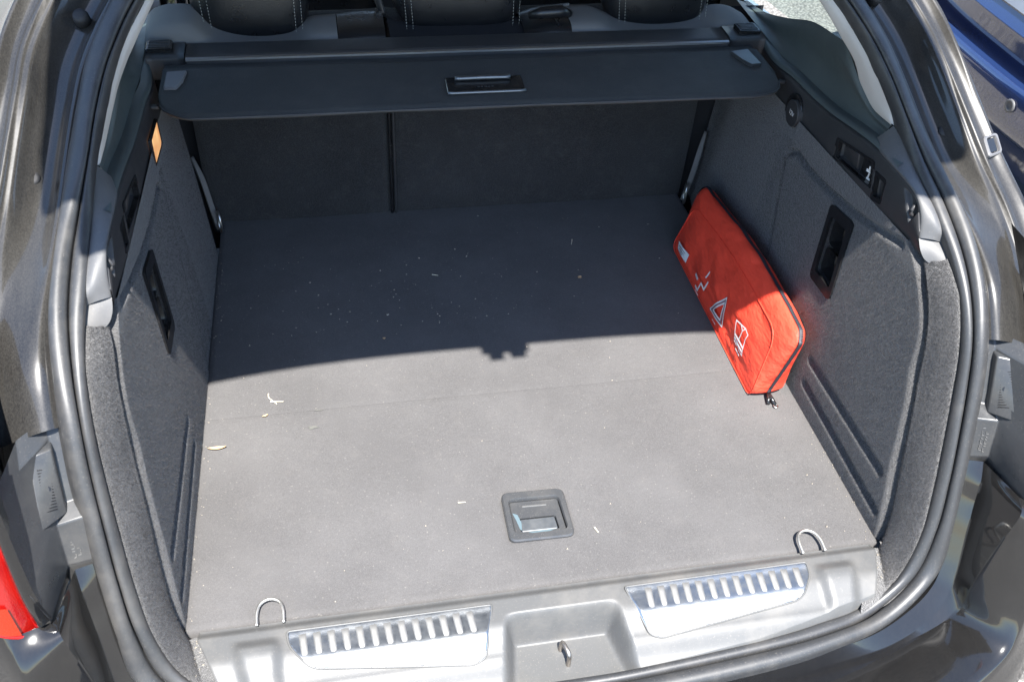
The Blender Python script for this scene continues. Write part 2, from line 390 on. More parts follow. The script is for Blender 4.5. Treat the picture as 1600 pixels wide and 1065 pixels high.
# ---- rails along the right-hand edge of the boot opening (x, y, z), top to bottom
SI = [(0, .72, .79), (.25, .71, .775), (.42, .675, .725), (.495, .61, .665), (.539, .525, .611), (.557, .452, .571), (.572, .396, .527), (.578, .324, .491), (.580, .243, .462), (.584, .180, .428), (.584, .125, .390), (.582, .084, .338), (.579, .053, .275), (.573, .021, .207), (.566, -.011, .138), (.553, -.044, .069), (.523, -.072, .006), (.456, -.095, -.026), (.383, -.108, -.030), (.300, -.120, -.030), (.10, -.135, -.030), (0, -.137, -.030)]
SG = [(0, .70, .80), (.25, .69, .785), (.43, .655, .735), (.507, .585, .672), (.548, .503, .621), (.567, .436, .580), (.579, .375, .540), (.592, .318, .498), (.600, .250, .465), (.602, .183, .432), (.598, .125, .396), (.593, .078, .350), (.591, .046, .290), (.586, .014, .226), (.581, -.016, .157), (.572, -.046, .084), (.548, -.074, .008), (.476, -.106, -.028), (.400, -.125, -.030), (.293, -.138, -.030), (.094, -.151, -.030), (0, -.153, -.030)]
SO = [(0, .69, .825), (.25, .68, .81), (.46, .645, .755), (.538, .583, .672), (.578, .512, .619), (.594, .448, .577), (.606, .384, .536), (.615, .319, .499), (.620, .244, .468), (.624, .182, .436), (.620, .125, .401), (.615, .076, .355), (.611, .042, .300), (.608, .013, .232), (.603, -.015, .166), (.595, -.047, .095), (.580, -.080, .018), (.500, -.122, -.026), (.389, -.149, -.030), (.283, -.164, -.030), (.10, -.176, -.030), (0, -.178, -.030)]
NS = 150
def even(c):      # keep stations of the three rails aligned: interpolate by index
    P = np.array(c, float); k = len(P); Q = np.vstack([2 * P[0] - P[1], P, 2 * P[-1] - P[-2]]); out = []
    for t in np.linspace(0, k - 1 - 1e-9, NS):
        i = int(t); f = t - i; p0, p1, p2, p3 = Q[i:i + 4]
        out.append(.5 * ((2 * p1) + (-p0 + p2) * f + (2 * p0 - 5 * p1 + 4 * p2 - p3) * f * f + (-p0 + 3 * p1 - 3 * p2 + p3) * f ** 3))
    return np.array(out)
eI, eG, eO = even(SI), even(SG), even(SO)
def seal_grid(s):
    G = []
    for i in range(NS):
        t = eG[min(i + 1, NS - 1)] - eG[max(i - 1, 0)]; w = eO[i] - eI[i]
        n = np.cross(t, w); n /= np.linalg.norm(n)
        if n @ np.array([0, -.7, .7]) < 0: n = -n
        row = []
        for (a, b, hh) in ((eI[i], eG[i] - (eG[i] - eI[i]) * .04, .0075), (eG[i] + (eO[i] - eG[i]) * .04, eO[i], .0105)):
            m = (a + b) / 2; hw = (b - a) / 2
            row.append(a - n * .012)
            for th in np.linspace(math.pi, 0, 11): row.append(m + hw * math.cos(th) + n * hh * math.sin(th))
            row.append(b - n * .012)
        G.append(row)
    return np.array(G)
sg = seal_grid(1)
full = np.concatenate([mir(sg, -1), sg[::-1][1:]], 0)      # one closed rubber seal round the whole opening
grid('weather_seal', full, 'rubber', car)

# ---- painted jamb (gutter) outside the seal
C1 = [(0, .72, .87), (.25, .73, .85), (.50, .70, .785), (.595, .62, .69), (.644, .531, .629), (.654, .458, .593), (.668, .384, .540), (.678, .318, .495), (.684, .245, .458), (.688, .180, .420), (.688, .120, .380), (.684, .070, .335), (.678, .035, .290), (.668, .005, .225), (.655, -.02, .16)]
C2 = [(0, .735, .875), (.25, .735, .86), (.51, .70, .795), (.606, .62, .695), (.655, .531, .632), (.666, .459, .595), (.680, .375, .540), (.692, .310, .497), (.700, .24, .460), (.705, .175, .420), (.706, .115, .380), (.704, .065, .335), (.698, .03, .290), (.69, .0, .225), (.68, -.02, .16)]
O1 = [(0, .75, .90), (.25, .76, .885), (.525, .735, .815), (.632, .65, .705), (.683, .55, .640), (.695, .475, .600), (.712, .39, .540), (.725, .325, .495), (.735, .255, .458), (.742, .19, .420), (.745, .135, .380), (.745, .09, .335), (.74, .06, .290), (.735, .03, .225), (.725, .01, .16)]
O2 = [(0, .86, .91), (.25, .87, .90), (.54, .85, .82), (.66, .77, .70), (.715, .66, .635), (.728, .58, .595), (.745, .49, .535), (.757, .425, .49), (.768, .355, .453), (.775, .29, .415), (.778, .23, .375), (.778, .19, .33), (.775, .16, .285), (.77, .13, .22), (.76, .11, .155)]
kJ = 12; C1, C2, O1, O2 = C1[:kJ], C2[:kJ], O1[:kJ], O2[:kJ]
def even_n(c, n):
    global NS
    old = NS; NS = n; r = even(c); NS = old; return r
def jamb(s):
    n = 90; a = even_n(SO[:kJ], n); c1 = even_n(C1, n); c2 = even_n(C2, n); o1 = even_n(O1, n); o2 = even_n(O2, n); G = []
    for i in range(n):
        f = i / (n - 1) * (kJ - 1)
        t = c1[min(i + 1, n - 1)] - c1[max(i - 1, 0)]; w = c1[i] - a[i]; nn = np.cross(t, w); nn /= np.linalg.norm(nn)
        if nn @ np.array([0, -.7, .7]) < 0: nn = -nn
        deep = .024 * (1 - sst(np.array(f), 6.5, 9.0)) - .008 * sst(np.array(f), 8.5, 10.0)
        row = [a[i] - (c1[i] - a[i]) * .12 - nn * .012]
        for q, k in ((.0, -.010), (.10, -.25), (.22, -.75), (.42, -1.0), (.62, -.95), (.80, -.6), (.92, -.18), (.97, -.02)):
            row.append(a[i] * (1 - q) + c1[i] * q + nn * (deep * k if k != -.010 else -.009))
        row.append(c1[i] + nn * .002); row.append(c1[i] * .5 + c2[i] * .5 - nn * .003); row.append(c2[i] + nn * .002)
        for q, k in ((.25, -.005), (.5, -.004), (.75, .001), (.92, .005), (1.0, .004)): row.append(c2[i] * (1 - q) + o1[i] * q + nn * k)
        for q in (.3, 1.0): row.append(o1[i] * (1 - q) + o2[i] * q)
        G.append(rs(row, 46))
    grid('rear_jamb', np.array(G), 'paint', car, s)
for s in (1, -1): jamb(s)

# small fittings in the jamb: rubber buffer, grommet, cover plug in the flange
for s in (1, -1):
    c0 = np.array([.5905, .5668, .6421]); nn = np.array([.03, -.543, .839]); nn /= np.linalg.norm(nn)
    tube('rubber_buffer', [c0 - nn * .012, c0 - nn * .001, c0 + nn * .004, c0 + nn * .0045], [.011, .011, .009, .003], 'buffer', car, 16, None, s)
    g0 = np.array([.6545, .3787, .5085]); tube('grommet', [g0 - nn * .004, g0 + nn * .0015, g0 + nn * .002], [.009, .009, .004], 'buffer', car, 14, None, s)
    u_ = np.array([.0340, .0140, -.0012]); u_ /= np.linalg.norm(u_); v_ = np.array([-.0003, .0310, .0190]); v_ /= np.linalg.norm(v_)
    o_ = np.array([.7085, .3333, .5066])
    pg = plate('cover_plug', [(-.017, -.017), (.017, -.017), (.017, .017), (-.017, .017)], o_, u_, v_, .0052, 'grey_metal', car, .007, .0018, -.008, s, [(-.0115, -.0125), (.0115, -.0125), (.0115, .0125), (-.0115, .0125)])
    plate('plug_face', [(-.0105, -.0115), (.0105, -.0115), (.0105, .0115), (-.0105, .0115)], o_, u_, v_, .0022, 'paint_clean', pg, .003, .001, -.008, s)

# ---- bumper: strip beside the seal, inward facing wall, outer skin; one moulding across the car
ST = [(.626, -.010, .1895), (.621, -.028, .166), (.617, -.040, .134), (.612, -.055, .104), (.608, -.069, .074), (.602, -.088, .035), (.592, -.105, .000), (.565, -.123, -.030), (.49, -.148, -.052), (.40, -.158, -.060), (.30, -.168, -.060), (.10, -.181, -.060), (0, -.183, -.060)]
SB = [(.606, -.004, .1895), (.604, -.014, .166), (.601, -.028, .134), (.597, -.042, .104), (.592, -.055, .074), (.584, -.076, .030), (.570, -.092, .000), (.535, -.110, -.022), (.47, -.133, -.036), (.389, -.148, -.037), (.283, -.163, -.037), (.10, -.175, -.037), (0, -.177, -.037)]
RB = [(.636, -.084, .1960), (.626, -.106, .190), (.619, -.111, .150), (.613, -.115, .110), (.608, -.118, .075), (.603, -.121, .035), (.600, -.125, -.010), (.572, -.134, -.038), (.49, -.150, -.060), (.40, -.160, -.068), (.30, -.170, -.068), (.10, -.183, -.068), (0, -.185, -.068)]
BO = [(.680, -.104, .202), (.673, -.130, .170), (.668, -.148, .130), (.664, -.162, .090), (.660, -.175, .050), (.650, -.192, .010), (.628, -.210, -.012), (.571, -.235, -.022), (.500, -.258, -.034), (.42, -.275, -.040), (.32, -.288, -.042), (.10, -.300, -.044), (0, -.302, -.044)]
BD = [(.74, -.062, .240), (.742, -.085, .165), (.742, -.105, .12), (.740, -.125, .08), (.737, -.140, .035), (.728, -.158, -.010), (.700, -.195, -.05), (.635, -.245, -.08), (.54, -.283, -.09), (.45, -.302, -.095), (.33, -.316, -.098), (.10, -.328, -.100), (0, -.330, -.100)]
BE = [(.75, -.05, -.20), (.75, -.08, -.20), (.75, -.10, -.20), (.75, -.12, -.20), (.748, -.135, -.20), (.742, -.15, -.22), (.73, -.165, -.25), (.70, -.21, -.30), (.57, -.26, -.34), (.46, -.28, -.36), (.34, -.295, -.36), (.10, -.307, -.36), (0, -.309, -.36)]
def bumper():
    n = 90; rails = [even_n(c, n) for c in (SB, ST, RB, BO, BD, BE)]
    G = []
    for i in range(n):
        p = [r[i] for r in rails]; row = []
        row += [p[0] + np.array([0, .02, -.01]), p[0]] + [p[0] * (1 - t) + p[1] * t for t in (.5, .93)] + [p[1]]
        row += [p[1] * (1 - t) + p[2] * t for t in (.07, .5, .94)] + [p[2]]
        nn = np.array([.0, -.7, .7])
        row += [p[2] * (1 - t) + p[3] * t + nn * .006 * min(1, i / 40) * math.sin(math.pi * t) for t in (.05, .3, .6, .85, .97)] + [p[3] * .96 + p[4] * .04]
        row += [p[3] * (1 - t) + p[4] * t for t in (.25, .6)] + [p[4]] + [p[4] * (1 - t) + p[5] * t for t in (.3, 1.0)]
        G.append(row)
    G = np.array(G); return np.concatenate([mir(G, -1), G[::-1][1:]], 0)
grid('rear_bumper', bumper(), 'paint_clean', car, 1, 0, 50)
# top closing lip of each bumper end, lamp bracket, bump stop and cast plate
def quad_block(name, front, depth, mat, parent, s, bev=.0025):
    """wedge block: 4 front corners pushed back by the vector depth, bevelled"""
    f = np.array(front, float); b = f + np.array(depth); c = f.mean(0); V = list(b) + list(f)
    bm = bmesh.new(); vs = [bm.verts.new(tuple(v)) for v in mir(V, s)]
    for q in ((0, 1, 5, 4), (1, 2, 6, 5), (2, 3, 7, 6), (3, 0, 4, 7), (4, 5, 6, 7), (3, 2, 1, 0)): bm.faces.new([vs[i] for i in q])
    bmesh.ops.recalc_face_normals(bm, faces=bm.faces)
    bmesh.ops.bevel(bm, geom=list(bm.edges), offset=bev, segments=3, affect='EDGES', profile=.5)
    me = bpy.data.meshes.new(name); bm.to_mesh(me); bm.free(); o = link(name, me, mat, parent, True)
    me.set_sharp_from_angle(angle=math.radians(40)); return o
for s in (1, -1):
    # bracket moulding: back plate beside the seal, lit ledges, outboard wall running rearwards
    BR = np.array([[(.590, .100, .356), (.634, .092, .354), (.660, .060, .356), (.668, -.040, .360)],
                   [(.592, .084, .340), (.632, .076, .338), (.655, .030, .341), (.6645, -.058, .345)],
                   [(.592, .050, .2640), (.634, .034, .2640), (.640, -.02, .262), (.6435, -.094, .263)],
                   [(.592, .022, .2545), (.634, .0095, .2540), (.637, -.03, .2555), (.6425, -.094, .259)],
                   [(.592, .000, .1955), (.633, -.007, .1960), (.635, -.04, .1995), (.638, -.090, .2040)],
                   [(.600, .012, .145), (.646, .008, .145), (.652, -.03, .145), (.652, -.076, .145)]])
    loft('lamp_surround', [[(.694, .215, .450), (.690, .160, .410), (.686, .110, .370), (.682, .060, .325)], [(.686, .10, .450), (.682, .07, .41), (.677, .04, .37), (.668, .015, .33)], [(.664, -.020, .455), (.659, -.040, .41), (.6555, -.055, .37), (.652, -.068, .325)]], 'paint_clean', car, 24, 6, s)
    br = grid('lamp_bracket', BR, 'bracket', car, s, 0, 20)
    bv = br.modifiers.new('bevel', 'BEVEL'); bv.width = .0018; bv.segments = 3; bv.limit_method = 'ANGLE'; bv.angle_limit = math.radians(25)
    pad = quad_block('bump_stop', [(.6265, .060, .3355), (.6225, .024, .2570), (.6430, -.014, .2720), (.6510, .048, .3370)], (.012, .05, -.006), 'bracket', car, s, .003)
    A = np.array([(.6265, .060, .3355), (.6225, .024, .2570), (.6430, -.014, .2720), (.6510, .048, .3370)])
    def on_pad(u, v): return A[0] * (1 - u) * (1 - v) + A[3] * u * (1 - v) + A[1] * (1 - u) * v + A[2] * u * v
    nrm = np.cross(A[3] - A[0], A[1] - A[0]); nrm /= np.linalg.norm(nrm)
    if nrm[1] > 0: nrm = -nrm
    rib = [ribbon('', [on_pad(.30, v + .05) + nrm * .0022, on_pad(.74, v) + nrm * .0022], .0012, nrm, None) for v in np.linspace(.2, .78, 15)]
    V, F = join_vf(rib); mesh('grip_ribs', mir(V, s), F, 'gloss_black', pad, False)
    hp = [on_pad(.52, .50) + nrm * .0026 + (A[3] - A[0]) * .14 * math.cos(a) + (A[1] - A[0]) * .05 * math.sin(a) for a in np.linspace(0, 2 * math.pi, 16, endpoint=False)]
    mesh('screw_hole', mir(hp, s), [tuple(range(16))], 'blue_dark', pad, False)
    # moulded part marks on the cast plate
    B = np.array([(.606, .018, .2475), (.634, .008, .2505), (.633, -.006, .1985), (.605, -.002, .1985)])
    def on_pl(u, v): return B[0] * (1 - u) * (1 - v) + B[1] * u * (1 - v) + B[3] * (1 - u) * v + B[2] * u * v
    nb = np.array([.25, -.9, .35]); nb /= np.linalg.norm(nb); marks = []; r2 = random.Random(3)
    for row, u0 in enumerate((.36, .56)):
        v = .16 + .1 * row
        while v < .88:
            k = r2.choice((0, 1, 2)); p = on_pl(u0, v) + nb * .0008
            if k == 0: marks.append(ribbon('', [p, on_pl(u0 + .12, v) + nb * .0008], .0014, nb, None))
            elif k == 1: marks.append(ribbon('', [p, on_pl(u0 + .1, v + .04) + nb * .0008, on_pl(u0, v + .05) + nb * .0008], .0012, nb, None))
            else: marks.append(ribbon('', [p, on_pl(u0, v + .05) + nb * .0008], .0014, nb, None))
            v += .075
    V, F = join_vf(marks); mesh('moulded_marks', mir(V, s), F, 'sill', br, False)
    # tail lamp: lens wrapped round the corner, amber field, rim
    tl = loft('tail_lamp', [[(.658, -.084, .188), (.660, -.078, .26), (.664, -.060, .36), (.668, -.04, .44)], [(.672, -.100, .201), (.676, -.092, .27), (.680, -.075, .36), (.684, -.052, .44)], [(.700, -.098, .222), (.704, -.090, .29), (.708, -.072, .37), (.712, -.05, .44)], [(.745, -.06, .245), (.748, -.05, .31), (.750, -.035, .38), (.752, -.01, .44)]], 'lens', car, 24, 6, s, True)
    tube('lamp_rim', [(.655, -.0865, .186), (.657, -.081, .26), (.661, -.063, .36), (.665, -.043, .44)], .0035, 'lens_clear', tl, 8, 20, s)
    tube('lamp_rim', [(.655, -.0865, .186), (.672, -.1015, .199), (.700, -.100, .220), (.745, -.062, .243)], .0028, 'lens_clear', tl, 8, 20, s)
    loft('amber_reflector', [[(.667, -.1028, .203), (.669, -.100, .225), (.671, -.097, .25)], [(.682, -.1073, .213), (.684, -.1045, .235), (.686, -.1015, .26)], [(.702, -.1043, .227), (.704, -.1015, .25), (.706, -.0985, .275)]], 'lens_orange', tl, 10, 5, s, True)
    # painted shoulder between bracket and lamp
    loft('lamp_shoulder', [[(.637, -.086, .205), (.640, -.090, .262), (.648, -.068, .345), (.660, -.03, .44)], [(.647, -.096, .205), (.650, -.096, .262), (.656, -.074, .345), (.666, -.035, .44)], [(.657, -.088, .203), (.660, -.084, .262), (.664, -.064, .345), (.670, -.03, .44)]], 'paint_clean', car, 24, 5, s, True)

# ---- sill trim: a moulded step with a recess for the striker, swelling pads either side
def sill_z(x, y):
    ax = np.abs(x)
    t = np.clip((-.004 - y) / .12, 0, 1)
    z = .0035 + .0085 * sst(-y, .006, .022) - .016 * sst(-y, .055, .105) - .020 * sst(-y, .100, .136) - .010 * sst(-y, .130, .15)
    # swelling beside the tread plate
    edge = .470 - .25 * np.clip(-y - .03, 0, 1)
    z = z + .010 * sst(edge - ax, .0, .018) * sst(-y, .030, .052) * (1 - sst(-y, .09, .12)) * sst(ax, .392, .41)
    z = z + .006 * sst(-y, .085, .10) * (1 - sst(-y, .112, .13)) * sst(ax, .10, .13) * 0
    # striker recess
    xr = .080 + .18 * np.clip(-y - .046, 0, 1)
    inside = sst(xr - ax, -.004, .016) * sst(-y, .044, .066)
    z = z * (1 - inside) + (-.048) * inside
    return z
def sill():
    nx, ny = 261, 76; xs = np.linspace(-1, 1, nx); G = np.zeros((nx, ny, 3))
    for j, v in enumerate(np.linspace(0, 1, ny)):
        y0 = -.0045 - 0 * v
        ye = np.interp(np.abs(xs) * .5, [0, .1, .3, .383, .456, .5], [-.141, -.139, -.124, -.112, -.099, -.088])
        yy = y0 + (ye - y0) * v
        hw = .509 - .42 * np.clip(-yy - .02, 0, .085)
        xx = xs * hw
        G[:, j, 0] = xx; G[:, j, 1] = yy; G[:, j, 2] = sill_z(xx, yy)
    sk = G[:, -1:].copy(); sk[..., 1] -= .004; sk[..., 2] = -.06
    G = np.concatenate([G, sk], 1); e0 = G[:1].copy(); e1 = G[-1:].copy(); e0[..., 2] = -.06; e1[..., 2] = -.06
    return np.concatenate([e0, G, e1], 0)
so = grid('sill_trim', sill(), 'sill', car)
# tread plates with ribs
def tread(s):
    poly = round_poly([(.389, -.0275), (.386, -.050), (.360, -.0845), (.136, -.1075), (.119, -.101), (.0990, -.0285)], [.006, .012, .016, .010, .008, .005], 6)
    def zt(x, y): return .0145 - .0012 * sst(-y, .03, .04) - .0190 * sst(-y, .066, .116)
    from mathutils import geometry
    # triangulated fill with interior grid points
    pts = [tuple(p) for p in poly]; n = len(pts); P2 = list(pts)
    for x in np.linspace(.10, .388, 74):
        for y in np.linspace(-.105, -.03, 26):
            if sdf(np.array([x, y]), poly) < -.0012: P2.append((x, y))
    r = geometry.delaunay_2d_cdt([Vector(p) for p in P2], [(i, (i + 1) % n) for i in range(n)], [], 1, 1e-6)
    V = [(v.x, v.y, float(zt(v.x, v.y))) for v in r[0]]; F = [tuple(f) for f in r[2]]
    F = F if s > 0 else [f[::-1] for f in F]
    o = mesh('tread_plate', mir(V, s), F, 'chrome', so, True)
    md = o.modifiers.new('solid', 'SOLIDIFY'); md.thickness = .004; md.offset = -1 if s > 0 else -1
    rim = [(p[0], p[1], float(zt(p[0], p[1])) - .0005) for p in poly]
    tube('plate_edge', rim, .0016, 'sill', so, 6, None, s, True)
    return o
treads = {s: tread(s) for s in (1, -1)}
def rib_mesh():
    V = []; F = []; k = 9
    for i, t in enumerate(np.linspace(-.5, .5, k)):
        hh = .0015 * (1 - (abs(t) * 2) ** 6)
        for j, a in enumerate(np.linspace(0, math.pi, 7)): V.append((.0052 * math.cos(a), t * .036, hh * math.sin(a) - .0005))
    for i in range(k - 1):
        for j in range(6): F.append((i * 7 + j, i * 7 + j + 1, (i + 1) * 7 + j + 1, (i + 1) * 7 + j))
    me = bpy.data.meshes.new('rib'); me.from_pydata(V, [], F); me.materials.append(M['rib_metal']); me.polygons.foreach_set('use_smooth', [True] * len(F)); return me
RIB = rib_mesh()
for s in (1, -1):
    for x in np.linspace(.132, .366, 13):
        o = bpy.data.objects.new('rib', RIB); COL.objects.link(o); o.parent = so
        o.location = (s * x, -.0525, .0136); o.rotation_euler = (math.radians(3), 0, math.radians(-5 if s > 0 else 5))
# striker loop in the recess
tube('striker', [(-.004, -.080, -.05), (-.004, -.081, -.028), (-.003, -.085, -.0215), (.001, -.099, -.0215), (.002, -.104, -.028), (.002, -.105, -.05)], .0034, 'striker', car, 10, 24)
# lashing eyes at the rear edge of the load floor
for s in (1, -1):
    P = [(.4300, -.010, .010), (.4295, .010, .0125), (.4245, .0235, .0125), (.4115, .0295, .0125), (.3985, .0235, .0125), (.3935, .010, .0125), (.3930, -.010, .010)]
    tube('lashing_eye', P, .0024, 'eye_steel', car, 8, 40, s)

# ---- carpeted side trims
PG = [(.530, .001, .000), (.535, .012, .030), (.539, .025, .064), (.543, .047, .116), (.544, .065, .170), (.546, .084, .221), (.550, .106, .266), (.551, .122, .316), (.553, .150, .352), (.555, .188, .380), (.559, .232, .396)]
def wallx(y, z): return .5305 - .014 * y + .075 * z
POCKET = np.array([(.433, .341), (.367, .350), (.344, .216), (.413, .213)])
PANEL_REAR = [(.560, .10), (.567, .166), (.595, .249), (.620, .322), (.612, .338), (.590, .350), (.530, .3465), (.465, .352), (.388, .364), (.315, .380), (.250, .398)]
def side_wall(s):
    nv, nu = 150, 330; Fp = rs(PG, nv); G = np.zeros((nu, nv, 3)); u = np.linspace(0, 1, nu) ** 1.15
    Y = Fp[None, :, 1] * (1 - u[:, None]) + 1.0 * u[:, None]
    v = np.linspace(0, 1, nv)
    zf = Fp[:, 2]; Z = zf[None, :] * (1 - u[:, None]) + (v * .365)[None, :] * u[:, None]
    Z = Z + .016 * (v ** 10)[None, :]; Z[:, 0] = -.01
    X = wallx(Y, Z); P = np.stack([Y, Z], -1)
    # front edge rolls into the groove
    X = X + .016 * (1 - sst(u * 1.0, .0, .012))[:, None] * 1.0
    # two long grooves low on the wall
    for a, b, w in (((.322, .090), (.070, .090), .0095), ((.314, .042), (.040, .030), .0090)):
        d = seg_d(P, a, b); X = X + .0085 * (1 - sst(d, w * .35, w * 1.25))
    # rear outline of the removable panel
    d = np.full(Y.shape, 9.)
    for a, b in zip(PANEL_REAR[:-1], PANEL_REAR[1:]): d = np.minimum(d, seg_d(P, a, b))
    X = X + .0060 * (1 - sst(d, .001, .008))
    inp = (Y < np.interp(Z, [.0, .166, .249, .322], [.53, .567, .595, .62]))
    X = X - .002 * inp * sst(d, .003, .010)
    # pocket
    X = X + .030 * sst(-sdf(P, POCKET), -.002, .003)
    X = X + .030 * sst(Y, .86, 1.0)
    # gentle swelling
    X = X - .003 * np.sin(np.clip(Y, 0, 1) * math.pi) * np.sin(np.clip(Z / .36, 0, 1) * math.pi)
    G[..., 0] = X; G[..., 1] = Y; G[..., 2] = Z
    return grid('side_carpet', G, 'side_carpet', car, s)
walls = {s: side_wall(s) for s in (1, -1)}
for s in (1, -1):
    w = walls[s]; o_ = np.array([0, 0, 0.])
    fuzz(w, 85000, .0019, 'fibre', w, lambda c: np.where(sdf(c[:, 1:], POCKET * 1.0) < .004, 0, 1.0) * np.where(c[:, 1] < .65, 1.0, .35) * (c[:, 2] < np.interp(c[:, 1], [.2, .4, .8], [.385, .37, .345])), seed=3)
    # moulded black frame of the grip pocket, with its two cups
    c = POCKET.mean(0); big = c + (POCKET - c) * 1.06; small = c + (POCKET - c) * .80
    pk = plate('grip_pocket', [tuple(p) for p in big[::-1]], (wallx(c[0], 0), 0, 0), (-.014, 1, 0), (.075, 0, 1), -.0018, 'gloss_black', w, .010, -.0010, .004, s, [tuple(p) for p in small[::-1]])
    for a, b in ((.04, .47), (.53, .96)):
        q = lambda u, v: (small[0] * (1 - u) + small[1] * u) * (1 - v) + (small[3] * (1 - u) + small[2] * u) * v
        ring = [q(uu, a + (b - a) * vv) for uu, vv in ((.06, 0), (.94, 0), (.94, 1), (.06, 1))]
        V = []; nn = 8
        for k, (sc_, dp) in enumerate(((1.0, .001), (.97, .006), (.80, .022), (.45, .026))):
            cc = np.mean(ring, 0) + np.array([.0, -.010]) * (k / 3)
            for p in round_poly([tuple(cc + (r_ - cc) * sc_) for r_ in ring], .008, 3): V.append((wallx(p[0], p[1]) + dp, p[0], p[1]))
        m_ = len(V) // 4; F = [(k * m_ + i, k * m_ + (i + 1) % m_, (k + 1) * m_ + (i + 1) % m_, (k + 1) * m_ + i) for k in range(3) for i in range(m_)] + [tuple(3 * m_ + i for i in range(m_))]
        mesh('pocket_cup', mir(V, s), F, 'gloss_black', w, True, 40)
    # carpeted return between the groove and the seal
    SIe = [(.585, .182, .420), (.5845, .150, .405), (.584, .125, .389), (.582, .084, .337), (.579, .053, .274), (.573, .021, .206), (.566, -.011, .137), (.553, -.045, .066), (.530, -.068, .010), (.500, -.080, -.006)]
    PGe = [(.563, .205, .400), (.557, .180, .388), (.555, .152, .362), (.552, .122, .316), (.551, .106, .266), (.547, .084, .221), (.545, .064, .166), (.543, .043, .106), (.538, .018, .048), (.526, -.004, -.002)]
    def off(c, dx, dy, dz=0): return [(p[0] + dx, p[1] + dy, p[2] + dz) for p in c]
    mid1 = [tuple(np.array(a) * .80 + np.array(b) * .20 + np.array([-.002, -.001, 0])) for a, b in zip(PGe, SIe)]
    mid2 = [tuple(np.array(a) * .50 + np.array(b) * .50 + np.array([-.003, -.006, .001])) for a, b in zip(PGe, SIe)]
    mid3 = [tuple(np.array(a) * .15 + np.array(b) * .85 + np.array([-.001, -.005, .001])) for a, b in zip(PGe, SIe)]
    cr = loft('carpet_return', [off(PGe, .016, .006), off(PGe, .011, -.002), off(PGe, .002, -.0065), mid1, mid2, mid3, off(SIe, .004, .002)], 'side_carpet', car, 90, 6, s, True)
    fuzz(cr, 42000, .0019, 'fibre', cr, seed=5)
    # corner filler between return, floor and sill
    loft('corner_carpet', [[(.560, .03, -.008), (.540, -.010, -.001), (.503, -.008, .000)], [(.570, -.02, .010), (.540, -.040, .000), (.485, -.050, .000)], [(.572, -.040, .04), (.535, -.070, .000), (.455, -.098, -.012)], [(.580, -.055, .03), (.540, -.085, -.012), (.455, -.108, -.03)]], 'side_carpet', car, 24, 8, s, True)

